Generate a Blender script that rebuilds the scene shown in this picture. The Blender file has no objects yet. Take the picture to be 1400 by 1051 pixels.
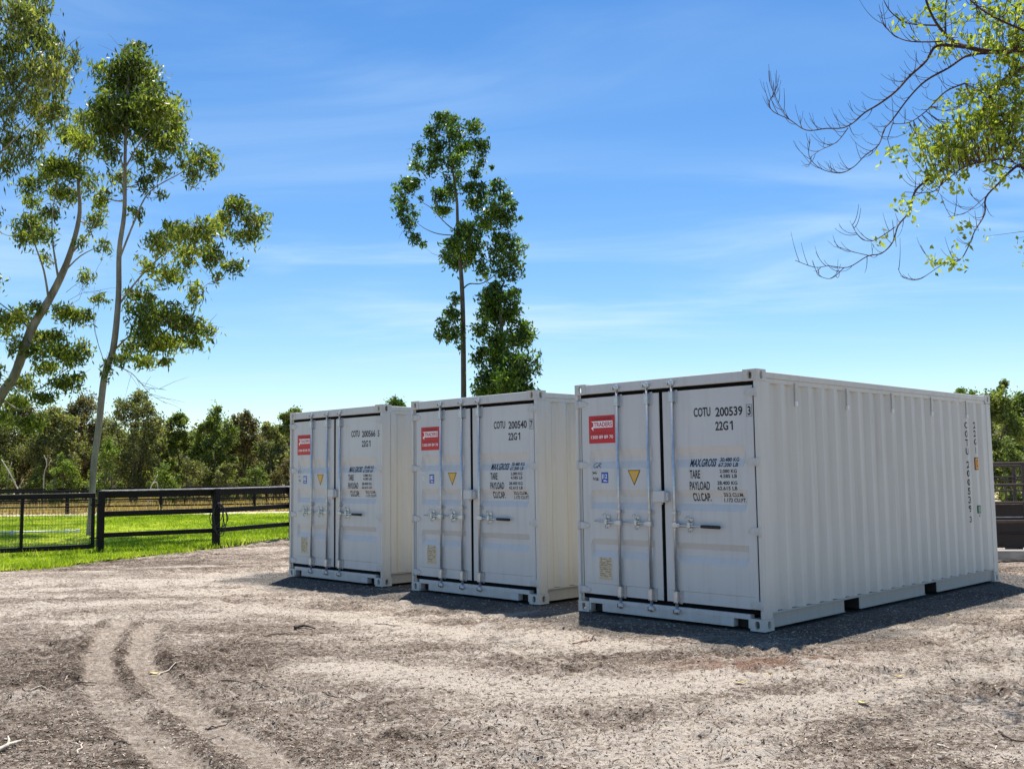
import bpy, bmesh, math, random
import numpy as np
from mathutils import Vector, Matrix

random.seed(7)
rng = np.random.default_rng(7)
SC = bpy.context.scene
COL = SC.collection

# ------------------------------------------------------------------ camera
CF, CPITCH, CROLL, CH = 1383.446, math.radians(4.998), math.radians(-0.7232), 1.5807   # focal length in photo pixels, eye height in m
_fw = Vector((0, math.cos(CPITCH), math.sin(CPITCH)))
_up0 = Vector((0, -math.sin(CPITCH), math.cos(CPITCH)))
_rt = Vector((1, 0, 0)) * math.cos(CROLL) + _up0 * math.sin(CROLL)
_up = Vector((1, 0, 0)) * -math.sin(CROLL) + _up0 * math.cos(CROLL)
cam = bpy.data.cameras.new("camera")
cam.sensor_width = 36.0
cam.lens = CF * 36.0 / 1400.0
cam.clip_start = 0.05
cam.clip_end = 8000.0
camo = bpy.data.objects.new("camera", cam)
camo.matrix_world = Matrix(((_rt.x, _up.x, -_fw.x, 0), (_rt.y, _up.y, -_fw.y, 0), (_rt.z, _up.z, -_fw.z, CH), (0, 0, 0, 1)))
COL.objects.link(camo)
SC.camera = camo

# ------------------------------------------------------------------ world, sun, exposure
SUN = Vector((0.07, 1.07, 2.591)).normalized()
SUN_EL = math.asin(SUN.z)
SUN_ROT = math.atan2(SUN.x, SUN.y)
world = bpy.data.worlds.new("World")
SC.world = world
world.use_nodes = True
wn, wl = world.node_tree.nodes, world.node_tree.links
for n in list(wn):
    wn.remove(n)
w_out = wn.new("ShaderNodeOutputWorld")
w_bg = wn.new("ShaderNodeBackground")
w_bg.inputs["Strength"].default_value = 0.09
w_sky = wn.new("ShaderNodeTexSky")
w_sky.sky_type = 'NISHITA'
w_sky.sun_disc = False
w_sky.sun_elevation = SUN_EL
w_sky.sun_rotation = SUN_ROT
w_sky.altitude = 50
w_sky.air_density = 1.0
w_sky.dust_density = 0.0
w_sky.ozone_density = 3.0
w_hs = wn.new("ShaderNodeHueSaturation")
w_hs.inputs["Saturation"].default_value = 1.25
w_hs.inputs["Hue"].default_value = 0.503
wl.new(w_sky.outputs[0], w_hs.inputs["Color"])
# thin cirrus: noise on the direction projected to a flat cloud layer
w_tc = wn.new("ShaderNodeTexCoord")
w_sep = wn.new("ShaderNodeSeparateXYZ")
wl.new(w_tc.outputs["Generated"], w_sep.inputs[0])
w_z = wn.new("ShaderNodeMath"); w_z.operation = 'ADD'; w_z.inputs[1].default_value = 0.10
wl.new(w_sep.outputs[2], w_z.inputs[0])
w_zm = wn.new("ShaderNodeMath"); w_zm.operation = 'MAXIMUM'; w_zm.inputs[1].default_value = 0.06
wl.new(w_z.outputs[0], w_zm.inputs[0])
w_dx = wn.new("ShaderNodeMath"); w_dx.operation = 'DIVIDE'
w_dy = wn.new("ShaderNodeMath"); w_dy.operation = 'DIVIDE'
wl.new(w_sep.outputs[0], w_dx.inputs[0]); wl.new(w_zm.outputs[0], w_dx.inputs[1])
wl.new(w_sep.outputs[1], w_dy.inputs[0]); wl.new(w_zm.outputs[0], w_dy.inputs[1])
w_cmb = wn.new("ShaderNodeCombineXYZ")
wl.new(w_dx.outputs[0], w_cmb.inputs[0]); wl.new(w_dy.outputs[0], w_cmb.inputs[1])


def w_noise(scale, rot, sx, sy, detail, lo, hi, off, dist=0.6):
    mp = wn.new("ShaderNodeMapping")
    mp.inputs["Rotation"].default_value = (0, 0, rot)
    mp.inputs["Scale"].default_value = (sx, sy, 1)
    mp.inputs["Location"].default_value = off
    nz = wn.new("ShaderNodeTexNoise")
    nz.inputs["Scale"].default_value = scale
    nz.inputs["Detail"].default_value = detail
    nz.inputs["Roughness"].default_value = 0.55
    nz.inputs["Distortion"].default_value = dist
    mr = wn.new("ShaderNodeMapRange")
    mr.interpolation_type = 'SMOOTHSTEP'
    mr.inputs["From Min"].default_value = lo
    mr.inputs["From Max"].default_value = hi
    wl.new(w_cmb.outputs[0], mp.inputs[0]); wl.new(mp.outputs[0], nz.inputs["Vector"]); wl.new(nz.outputs["Fac"], mr.inputs["Value"])
    return mr.outputs[0]


c_a = w_noise(1.5, 0.75, 0.42, 1.1, 12, 0.40, 0.76, (0.0, 2.4, 0.0))      # long streaks
c_b = w_noise(0.6, 0.0, 0.5, 0.8, 4, 0.30, 0.62, (4.7, 1.2, 0.0))        # patches that hold the streaks
w_mul = wn.new("ShaderNodeMath"); w_mul.operation = 'MULTIPLY'
wl.new(c_a, w_mul.inputs[0]); wl.new(c_b, w_mul.inputs[1])
w_mulb = wn.new("ShaderNodeMath"); w_mulb.operation = 'MULTIPLY'; w_mulb.inputs[1].default_value = 0.72
wl.new(w_mul.outputs[0], w_mulb.inputs[0])
w_mix = wn.new("ShaderNodeMix"); w_mix.data_type = 'RGBA'
w_mix.inputs[7].default_value = (4.6, 6.2, 7.4, 1)
wl.new(w_mulb.outputs[0], w_mix.inputs[0]); wl.new(w_hs.outputs[0], w_mix.inputs[6])
wl.new(w_mix.outputs[2], w_bg.inputs["Color"])
wl.new(w_bg.outputs[0], w_out.inputs[0])

sun = bpy.data.lights.new("sun", 'SUN')
sun.energy = 5.0
sun.angle = math.radians(0.53)
sun.color = (1.0, 0.955, 0.88)
suno = bpy.data.objects.new("sun", sun)
suno.rotation_euler = SUN.to_track_quat('Z', 'Y').to_euler()
suno.location = SUN * 60
COL.objects.link(suno)

SC.view_settings.view_transform = 'Standard'
SC.view_settings.look = 'None'
SC.view_settings.exposure = 0.74
SC.view_settings.gamma = 1.0
SC.view_settings.use_curve_mapping = False
SC.cycles.max_bounces = 8
SC.cycles.transparent_max_bounces = 8


# ------------------------------------------------------------------ measuring helpers (a photo point and a distance give a place in the world)
def ray(x, y):
    return _fw + _rt * ((x - 700.0) / CF) - _up * ((y - 525.5) / CF)


def at(x, y, Y):
    d = ray(x, y)
    return Vector((0, 0, CH)) + d * (Y / d.y)


def gnd(x, y, z=0.0):
    d = ray(x, y)
    return Vector((0, 0, CH)) + d * ((z - CH) / d.z)


# ------------------------------------------------------------------ materials
def new_mat(name):
    m = bpy.data.materials.new(name)
    m.use_nodes = True
    nt = m.node_tree
    b = nt.nodes["Principled BSDF"]
    return m, nt, b


def n_noise(nt, scale, detail=4, rough=0.55, vec=None, dist=0.0, stretch=None):
    n = nt.nodes.new("ShaderNodeTexNoise")
    n.inputs["Scale"].default_value = scale
    n.inputs["Detail"].default_value = detail
    n.inputs["Roughness"].default_value = rough
    n.inputs["Distortion"].default_value = dist
    if vec is None:
        tc = nt.nodes.new("ShaderNodeTexCoord")
        vec = tc.outputs["Object"]
    if stretch:
        mp = nt.nodes.new("ShaderNodeMapping")
        mp.inputs["Scale"].default_value = stretch
        nt.links.new(vec, mp.inputs[0])
        vec = mp.outputs[0]
    nt.links.new(vec, n.inputs["Vector"])
    return n.outputs["Fac"]


def n_ramp(nt, fac, stops, interp='LINEAR'):
    r = nt.nodes.new("ShaderNodeValToRGB")
    r.color_ramp.interpolation = interp
    el = r.color_ramp.elements
    while len(el) < len(stops):
        el.new(0.5)
    for e, (p, c) in zip(el, stops):
        e.position = p
        e.color = (c[0], c[1], c[2], 1) if hasattr(c, '__len__') else (c, c, c, 1)
    nt.links.new(fac, r.inputs[0])
    return r.outputs[0]


def n_mix(nt, fac, a, b, mode='MIX'):
    m = nt.nodes.new("ShaderNodeMix")
    m.data_type = 'RGBA'
    m.blend_type = mode
    for v, i in ((fac, 0), (a, 6), (b, 7)):
        if isinstance(v, (int, float)):
            m.inputs[i].default_value = v if i == 0 else (v, v, v, 1)
        elif isinstance(v, tuple):
            m.inputs[i].default_value = (v[0], v[1], v[2], 1)
        else:
            nt.links.new(v, m.inputs[i])
    return m.outputs[2]


def n_math(nt, op, a, b=None, clamp=False):
    m = nt.nodes.new("ShaderNodeMath")
    m.operation = op
    m.use_clamp = clamp
    for v, i in ((a, 0), (b, 1)):
        if v is None:
            continue
        if isinstance(v, (int, float)):
            m.inputs[i].default_value = v
        else:
            nt.links.new(v, m.inputs[i])
    return m.outputs[0]


def n_bump(nt, b, height, strength, dist=0.02):
    bp = nt.nodes.new("ShaderNodeBump")
    bp.inputs["Strength"].default_value = strength
    bp.inputs["Distance"].default_value = dist
    nt.links.new(height, bp.inputs["Height"])
    nt.links.new(bp.outputs[0], b.inputs["Normal"])


def n_attr(nt, name):
    a = nt.nodes.new("ShaderNodeAttribute")
    a.attribute_name = name
    return a.outputs["Fac"]


def plain(name, c, rough=0.5, metal=0.0, var=0.12, scale=6.0, bump=0.0, bscale=60.0):
    m, nt, b = new_mat(name)
    f = n_noise(nt, scale, 5)
    lo = tuple(x * (1 - var) for x in c)
    hi = tuple(min(1, x * (1 + var)) for x in c)
    nt.links.new(n_ramp(nt, f, [(0.3, lo), (0.7, hi)]), b.inputs["Base Color"])
    b.inputs["Roughness"].default_value = rough
    b.inputs["Metallic"].default_value = metal
    if bump:
        n_bump(nt, b, n_noise(nt, bscale, 4), bump, 0.01)
    return m


def paint(name, c, rough=0.42):
    """sprayed container paint: faint streaks, scuffs and a few rust specks"""
    m, nt, b = new_mat(name)
    f1 = n_noise(nt, 1.3, 4)
    col = n_ramp(nt, f1, [(0.3, tuple(x * 0.95 for x in c)), (0.7, c)])
    f2 = n_noise(nt, 3.0, 6, 0.6, stretch=(5, 5, 0.25))
    col = n_mix(nt, n_math(nt, 'MULTIPLY', n_ramp(nt, f2, [(0.50, 0), (0.75, 1)]), 0.24), col, (c[0] * 0.62, c[1] * 0.57, c[2] * 0.48))
    f3 = n_noise(nt, 26.0, 8, 0.7)
    col = n_mix(nt, n_math(nt, 'MULTIPLY', n_ramp(nt, f3, [(0.665, 0), (0.73, 1)]), 0.55), col, (0.25, 0.17, 0.10))
    # dust that settles on the lowest part
    tc = nt.nodes.new("ShaderNodeTexCoord")
    sp = nt.nodes.new("ShaderNodeSeparateXYZ")
    nt.links.new(tc.outputs["Object"], sp.inputs[0])
    low = nt.nodes.new("ShaderNodeMapRange")
    low.inputs["From Min"].default_value = 0.45
    low.inputs["From Max"].default_value = 0.0
    nt.links.new(sp.outputs[2], low.inputs["Value"])
    dust = n_math(nt, 'MULTIPLY', low.outputs[0], n_ramp(nt, n_noise(nt, 7, 6, 0.65), [(0.4, 0.05), (0.75, 0.5)]))
    col = n_mix(nt, dust, col, (0.38, 0.32, 0.25))
    nt.links.new(col, b.inputs["Base Color"])
    nt.links.new(n_ramp(nt, f2, [(0.3, rough - 0.05), (0.8, rough + 0.2)]), b.inputs["Roughness"])
    n_bump(nt, b, n_noise(nt, 2.2, 3), 0.25, 0.01)
    return m


def leaf_mat(name, dark, mid, light, trans=0.35, rough=0.5):
    m, nt, b = new_mat(name)
    t = n_attr(nt, "tint")
    col = n_ramp(nt, t, [(0.0, dark), (0.55, mid), (1.0, light)])
    nt.links.new(col, b.inputs["Base Color"])
    b.inputs["Roughness"].default_value = rough
    b.inputs["Specular IOR Level"].default_value = 0.3
    tr = nt.nodes.new("ShaderNodeBsdfTranslucent")
    tcol = n_mix(nt, 1.0, col, (1.38, 1.52, 0.58), 'MULTIPLY')
    nt.links.new(tcol, tr.inputs["Color"])
    mx = nt.nodes.new("ShaderNodeMixShader")
    mx.inputs[0].default_value = trans
    out = nt.nodes["Material Output"]
    nt.links.new(b.outputs[0], mx.inputs[1])
    nt.links.new(tr.outputs[0], mx.inputs[2])
    nt.links.new(mx.outputs[0], out.inputs["Surface"])
    return m


def bark(name, a, c, sc=9.0, stretch=(1, 1, 0.25), rough=0.85):
    m, nt, b = new_mat(name)
    f = n_noise(nt, sc, 7, 0.62, stretch=stretch)
    g = n_noise(nt, 1.2, 3)
    col = n_ramp(nt, f, [(0.34, a), (0.66, c)])
    col = n_mix(nt, n_ramp(nt, g, [(0.35, 0), (0.7, 0.6)]), col, tuple(x * 0.55 for x in a))
    nt.links.new(col, b.inputs["Base Color"])
    b.inputs["Roughness"].default_value = rough
    n_bump(nt, b, f, 0.5, 0.03)
    return m


M = {}
M['paint'] = paint('white_paint', (0.63, 0.615, 0.565))
M['door_paint'] = paint('door_paint', (0.60, 0.60, 0.58))
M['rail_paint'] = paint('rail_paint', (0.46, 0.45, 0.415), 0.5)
M['rubber'] = plain('black_rubber', (0.004, 0.004, 0.004), 0.8)
M['zinc'] = plain('galvanised_steel', (0.52, 0.54, 0.56), 0.32, 0.7, 0.12, 30)
M['rubber'].node_tree.nodes['Principled BSDF'].inputs['Specular IOR Level'].default_value = 0.1
M['grip'] = plain('black_grip', (0.012, 0.012, 0.012), 0.5)
M['ink'] = plain('black_ink', (0.02, 0.02, 0.025), 0.5)
M['red'] = plain('sign_red', (0.56, 0.012, 0.018), 0.4, var=0.06)
M['dark_red'] = plain('sign_dark_red', (0.10, 0.004, 0.006), 0.4)
M['white'] = plain('print_white', (0.85, 0.84, 0.82), 0.45, var=0.03)
M['blue'] = plain('label_blue', (0.02, 0.09, 0.42), 0.4, var=0.05)
M['yellow'] = plain('warning_yellow', (0.78, 0.42, 0.01), 0.4, var=0.06)
M['plate'] = plain('data_plate_metal', (0.50, 0.44, 0.32), 0.45, 0.25, 0.35, 40)
M['floor_under'] = plain('underside_tar', (0.03, 0.03, 0.03), 0.8)
M['orange'] = plain('label_orange', (0.85, 0.33, 0.01), 0.4, var=0.05)
M['green_label'] = plain('label_green', (0.10, 0.30, 0.16), 0.4, var=0.05)
M['black_wood'] = plain('black_painted_timber', (0.006, 0.006, 0.0065), 0.6, 0, 0.3, 12, 0.25, 25)
M['black_cap'] = plain('highlight_cap', (0.45, 0.44, 0.42), 0.6, 0, 0.45, 9, 0.1, 25)  # black cap board coloured pale to carry the sun highlight on its top
M['black_metal'] = plain('black_powder_coat', (0.006, 0.006, 0.0065), 0.5, 0, 0.2, 12)
for _k in ('black_wood', 'black_metal'):
    M[_k].node_tree.nodes['Principled BSDF'].inputs['Specular IOR Level'].default_value = 0.2
M['hose'] = plain('black_hose_rubber', (0.014, 0.014, 0.016), 0.45)
M['pvc'] = plain('white_pvc', (0.75, 0.75, 0.74), 0.4, var=0.06)
M['yard_brown'] = plain('brown_painted_steel', (0.048, 0.030, 0.023), 0.45, 0.0, 0.35, 14)
M['maroon'] = plain('maroon_steel', (0.022, 0.010, 0.009), 0.5, 0.0, 0.35, 10)
M['pale_steel'] = plain('worn_grey_steel', (0.42, 0.40, 0.38), 0.45, 0.3, 0.25, 14)
M['sleeper'] = bark('weathered_timber', (0.30, 0.28, 0.25), (0.55, 0.51, 0.46), 14, (0.2, 1, 1))
M['stick_dark'] = bark('dark_stick_bark', (0.05, 0.035, 0.025), (0.14, 0.10, 0.075), 30)
M['stick_pale'] = bark('bleached_stick', (0.42, 0.36, 0.28), (0.70, 0.62, 0.50), 30)
M['stick_red'] = bark('reddish_stick', (0.16, 0.06, 0.03), (0.30, 0.13, 0.07), 30)
M['gum_bark'] = bark('smooth_gum_bark', (0.17, 0.145, 0.115), (0.42, 0.37, 0.30), 5.0, (1, 1, 0.18))
M['gum_bark_dark'] = bark('dark_gum_bark', (0.07, 0.06, 0.045), (0.22, 0.185, 0.135), 7.0, (1, 1, 0.2))
M['bush_bark'] = bark('grey_bush_bark', (0.06, 0.048, 0.035), (0.18, 0.15, 0.115), 9.0)
M['dead_wood'] = bark('bleached_dead_wood', (0.45, 0.40, 0.33), (0.72, 0.66, 0.56), 9.0)
M['twig_purple'] = bark('purple_brown_twig', (0.045, 0.022, 0.02), (0.13, 0.07, 0.055), 25.0)
M['leaf_gum'] = leaf_mat('gum_leaf', (0.053, 0.079, 0.021), (0.150, 0.185, 0.039), (0.369, 0.377, 0.096), 0.50, 0.42)
M['leaf_gum2'] = leaf_mat('gum_leaf_olive', (0.050, 0.070, 0.022), (0.135, 0.165, 0.044), (0.36, 0.35, 0.12), 0.50, 0.45)
M['leaf_dense'] = leaf_mat('dense_gum_leaf', (0.027, 0.056, 0.014), (0.075, 0.133, 0.023), (0.195, 0.296, 0.043), 0.42, 0.40)
M['leaf_bush'] = leaf_mat('banksia_leaf', (0.064, 0.078, 0.030), (0.182, 0.187, 0.074), (0.411, 0.384, 0.165), 0.40, 0.55)
M['leaf_bush2'] = leaf_mat('tea_tree_leaf', (0.067, 0.097, 0.025), (0.186, 0.227, 0.058), (0.371, 0.420, 0.132), 0.40, 0.55)
M['leaf_brown'] = leaf_mat('dry_banksia_leaf', (0.065, 0.057, 0.026), (0.159, 0.138, 0.065), (0.310, 0.258, 0.138), 0.36, 0.6)
M['leaf_shrub'] = leaf_mat('fresh_shrub_leaf', (0.065, 0.098, 0.018), (0.182, 0.247, 0.046), (0.377, 0.442, 0.104), 0.38, 0.5)
M['leaf_spring'] = leaf_mat('spring_leaf', (0.098, 0.144, 0.018), (0.295, 0.342, 0.045), (0.525, 0.540, 0.144), 0.45, 0.62)
M['grass'] = leaf_mat('lawn_grass', (0.115, 0.172, 0.009), (0.310, 0.402, 0.021), (0.60, 0.60, 0.13), 0.45, 0.6)
M['dry_grass'] = leaf_mat('dry_grass', (0.22, 0.15, 0.07), (0.42, 0.31, 0.16), (0.62, 0.50, 0.30), 0.35, 0.7)


# ------------------------------------------------------------------ mesh helpers
class MB:
    """collects boxes, tubes and polygons and links them as one mesh object"""

    def __init__(self):
        self.v, self.f, self.m, self.s = [], [], [], []

    def poly(self, pts, mi=0, sm=False):
        b = len(self.v)
        self.v += [tuple(p) for p in pts]
        self.f.append(tuple(range(b, b + len(pts))))
        self.m.append(mi); self.s.append(sm)

    def add(self, vs, fs, mi=0, sm=False):
        b = len(self.v)
        self.v += [tuple(p) for p in vs]
        for f in fs:
            self.f.append(tuple(b + i for i in f)); self.m.append(mi); self.s.append(sm)

    def box(self, x0, x1, y0, y1, z0, z1, mi=0, bev=0.0):
        if bev:
            bev = min(bev, 0.45 * min(x1 - x0, y1 - y0, z1 - z0))
            bm = bmesh.new()
            bmesh.ops.create_cube(bm, size=1.0)
            for v in bm.verts:
                v.co = Vector(((x0 + x1) / 2 + v.co.x * (x1 - x0), (y0 + y1) / 2 + v.co.y * (y1 - y0), (z0 + z1) / 2 + v.co.z * (z1 - z0)))
            bmesh.ops.bevel(bm, geom=bm.edges[:], offset=bev, segments=1, affect='EDGES')
            bm.verts.index_update()
            self.add([v.co[:] for v in bm.verts], [[v.index for v in f.verts] for f in bm.faces], mi)
            bm.free()
            return
        vs = [(x, y, z) for x in (x0, x1) for y in (y0, y1) for z in (z0, z1)]
        self.add(vs, [(0, 1, 3, 2), (4, 6, 7, 5), (0, 4, 5, 1), (2, 3, 7, 6), (0, 2, 6, 4), (1, 5, 7, 3)], mi)

    def beam(self, a, b, w, h, mi=0, up=Vector((0, 0, 1)), bev=0.004):
        """rectangular bar from a to b; w across, h along up"""
        a, b = Vector(a), Vector(b)
        d = (b - a)
        L = d.length
        d.normalize()
        s = d.cross(up).normalized()
        u = s.cross(d).normalized()
        t = MB()
        t.box(0, L, -w / 2, w / 2, -h / 2, h / 2, 0, bev)
        self.add([a + d * p[0] + s * p[1] + u * p[2] for p in t.v], t.f, mi)

    def tube(self, pts, rad, n=6, mi=0, cap=True):
        pts = [Vector(p) for p in pts]
        if isinstance(rad, (int, float)):
            rad = [rad] * len(pts)
        b = len(self.v)
        ref = Vector((0.31, 0.17, 0.93)).normalized()
        for i, p in enumerate(pts):
            t = (pts[min(i + 1, len(pts) - 1)] - pts[max(i - 1, 0)])
            if t.length < 1e-9:
                t = Vector((0, 0, 1))
            t.normalize()
            s = t.cross(ref)
            if s.length < 0.1:
                s = t.cross(Vector((1, 0, 0)))
            s.normalize()
            u = s.cross(t)
            for k in range(n):
                a = 2 * math.pi * k / n
                self.v.append(tuple(p + (s * math.cos(a) + u * math.sin(a)) * rad[i]))
        for i in range(len(pts) - 1):
            for k in range(n):
                k2 = (k + 1) % n
                self.f.append((b + i * n + k, b + i * n + k2, b + (i + 1) * n + k2, b + (i + 1) * n + k))
                self.m.append(mi); self.s.append(True)
        if cap:
            self.f.append(tuple(b + k for k in range(n))); self.m.append(mi); self.s.append(False)
            e = b + (len(pts) - 1) * n
            self.f.append(tuple(e + k for k in reversed(range(n)))); self.m.append(mi); self.s.append(False)

    def mesh(self, name, mats):
        me = bpy.data.meshes.new(name)
        me.from_pydata(self.v, [], self.f)
        for m in (mats if isinstance(mats, (list, tuple)) else [mats]):
            me.materials.append(m)
        me.polygons.foreach_set("material_index", self.m)
        me.polygons.foreach_set("use_smooth", self.s)
        bm = bmesh.new()
        bm.from_mesh(me)
        bmesh.ops.recalc_face_normals(bm, faces=bm.faces[:])
        bm.to_mesh(me)
        bm.free()
        me.update()
        return me

    def build(self, name, mats, parent=None):
        return link(name, self.mesh(name, mats), parent)


def link(name, me, parent=None):
    o = bpy.data.objects.new(name, me)
    COL.objects.link(o)
    if parent is not None:
        o.parent = parent
    return o


def tag(o, label=None, cat=None, group=None, kind=None):
    for k, v in (('label', label), ('category', cat), ('group', group), ('kind', kind)):
        if v:
            o[k] = v
    return o


def empty(name, loc, label, cat, group=None, rotz=0.0):
    o = bpy.data.objects.new(name, None)
    o.empty_display_size = 0.3
    COL.objects.link(o)
    o.location = loc
    o.rotation_euler = (0, 0, rotz)
    return tag(o, label, cat, group)


def quads_mesh(name, verts, mat, tint=None, per=4):
    """verts (n*per,3) numpy -> n separate polygons, one tint each"""
    n = len(verts) // per
    me = bpy.data.meshes.new(name)
    me.vertices.add(len(verts))
    me.vertices.foreach_set("co", verts.astype(np.float32).ravel())
    me.loops.add(n * per)
    me.loops.foreach_set("vertex_index", np.arange(n * per, dtype=np.int32))
    me.polygons.add(n)
    me.polygons.foreach_set("loop_start", np.arange(0, n * per, per, dtype=np.int32))
    me.polygons.foreach_set("loop_total", np.full(n, per, dtype=np.int32))
    me.update(calc_edges=True)
    if tint is not None:
        a = me.attributes.new("tint", 'FLOAT', 'FACE')
        a.data.foreach_set("value", tint.astype(np.float32))
    me.materials.append(mat)
    return me


def unit(a):
    return a / np.maximum(np.linalg.norm(a, axis=1, keepdims=True), 1e-9)


def leaf_verts(c, L, Wd, droop, spread=1.0, aim=None):
    """rhomb leaves at centres c: length L, width Wd, hanging by droop"""
    n = len(c)
    ax = rng.normal(size=(n, 3)) * spread
    ax[:, 2] -= droop
    if aim is not None:
        ax += aim
    ax = unit(ax)
    sd = unit(np.cross(ax, rng.normal(size=(n, 3))))
    l = (L * rng.uniform(0.65, 1.3, n))[:, None]
    w = (Wd * rng.uniform(0.7, 1.25, n))[:, None]
    nr = np.cross(ax, sd)
    fold = nr * w * rng.uniform(-0.25, 0.25, n)[:, None]
    out = np.empty((n, 4, 3))
    out[:, 0] = c - ax * l * 0.5
    out[:, 1] = c - ax * l * 0.08 + sd * w * 0.5 + fold
    out[:, 2] = c + ax * l * 0.5
    out[:, 3] = c - ax * l * 0.08 - sd * w * 0.5 + fold
    return out.reshape(-1, 3)


# smooth random fields on the ground plane
def vnoise(x, y, wl, seed):
    r = np.random.default_rng(seed)
    tab = r.random((256, 256))
    gx, gy = x / wl + r.uniform(0, 200), y / wl + r.uniform(0, 200)
    ix, iy = np.floor(gx).astype(int), np.floor(gy).astype(int)
    fx, fy = gx - ix, gy - iy
    fx = fx * fx * (3 - 2 * fx); fy = fy * fy * (3 - 2 * fy)
    ix &= 255; iy &= 255
    jx, jy = (ix + 1) & 255, (iy + 1) & 255
    return (tab[ix, iy] * (1 - fx) + tab[jx, iy] * fx) * (1 - fy) + (tab[ix, jy] * (1 - fx) + tab[jx, jy] * fx) * fy


def fbm(x, y, wl, seed, octs=4, gain=0.5):
    s, a, t = 0, 1.0, 0
    for k in range(octs):
        s = s + a * vnoise(x, y, wl / 2 ** k, seed + k * 13)
        t += a
        a *= gain
    return s / t


def smooth(e0, e1, x):
    t = np.clip((x - e0) / (e1 - e0), 0, 1)
    return t * t * (3 - 2 * t)


def seg_dist(x, y, pts):
    d = np.full(x.shape, 1e9)
    for (ax, ay), (bx, by) in zip(pts[:-1], pts[1:]):
        dx, dy = bx - ax, by - ay
        t = np.clip(((x - ax) * dx + (y - ay) * dy) / (dx * dx + dy * dy), 0, 1)
        d = np.minimum(d, np.hypot(x - ax - t * dx, y - ay - t * dy))
    return d


def track_s(x, y):
    """distance travelled along the nearer tyre track, skewed for a slanting tread"""
    best, out = np.full(x.shape, 1e9), np.zeros(x.shape)
    for pts in TRACKS:
        run = 0.0
        for (ax, ay), (bx, by) in zip(pts[:-1], pts[1:]):
            dx, dy = bx - ax, by - ay
            L = math.hypot(dx, dy)
            t = np.clip(((x - ax) * dx + (y - ay) * dy) / (L * L), 0, 1)
            ex, ey = x - ax - t * dx, y - ay - t * dy
            d = np.hypot(ex, ey)
            k = d < best
            best = np.where(k, d, best)
            out = np.where(k, run + t * L + 0.5 * np.abs((ex * dy - ey * dx) / L), out)
            run += L
    return out


def catmull(pts, k=6):
    P = [pts[0]] + list(pts) + [pts[-1]]
    out = []
    for i in range(1, len(P) - 2):
        p0, p1, p2, p3 = (np.array(P[i + j], float) for j in (-1, 0, 1, 2))
        for s in range(k):
            t = s / k
            out.append(0.5 * ((2 * p1) + (-p0 + p2) * t + (2 * p0 - 5 * p1 + 4 * p2 - p3) * t * t + (-p0 + 3 * p1 - 3 * p2 + p3) * t ** 3))
    out.append(np.array(pts[-1], float))
    return [tuple(q) for q in out]

# ------------------------------------------------------------------ layout of the three containers
CW, CL, CZ = 2.438, 6.058, 2.591
POSE = [((0.7312, 11.7957), math.radians(-45.54)), ((-1.4131, 14.0903), math.radians(-45.70)), ((-3.5815, 16.2671), math.radians(-45.67))]


def cont_local(x, y, k):
    (ox, oy), t = POSE[k]
    dx, dy = x - ox, y - oy
    return dx * math.cos(t) + dy * math.sin(t), -dx * math.sin(t) + dy * math.cos(t)


def cont_dist(x, y):
    d = np.full(np.shape(x), 1e9)
    for k in range(3):
        u, v = cont_local(x, y, k)
        du = np.maximum(np.maximum(-u, u - CW), 0)
        dv = np.maximum(np.maximum(-v, v - CL), 0)
        d = np.minimum(d, np.hypot(du, dv))
    return d


# ------------------------------------------------------------------ ground
def gp(L):
    return [tuple(gnd(x, y)[:2]) for x, y in L]


TRACKS = [catmull(gp(L), 5) for L in (
    [(168, 848), (146, 870), (134, 900), (144, 940), (178, 985), (232, 1030), (290, 1075)],
    [(208, 852), (196, 872), (194, 900), (226, 940), (288, 985), (360, 1025), (435, 1075)])]
TRACKS_OLD = [catmull(gp(L), 5) for L in (
    [(0, 838), (120, 826), (260, 822), (420, 836), (640, 858), (860, 880)],
    [(0, 812), (150, 800), (300, 790), (400, 775)],
    [(430, 905), (600, 925), (800, 935), (1050, 925), (1400, 880)],
    [(900, 1051), (1050, 980), (1250, 920), (1400, 890)])]
LAWN_EDGE = gp([(-160, 797), (-60, 788), (0, 781), (60, 777), (130, 768), (180, 762), (230, 756), (270, 752), (310, 747), (350, 741), (390, 736)]) + [(-5.2, 28.5), (-3.5, 33.0), (4.0, 42.0), (16.0, 45.5)]


def edge_y(x):
    return np.interp(x, [p[0] for p in sorted(LAWN_EDGE)], [p[1] for p in sorted(LAWN_EDGE)])


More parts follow.
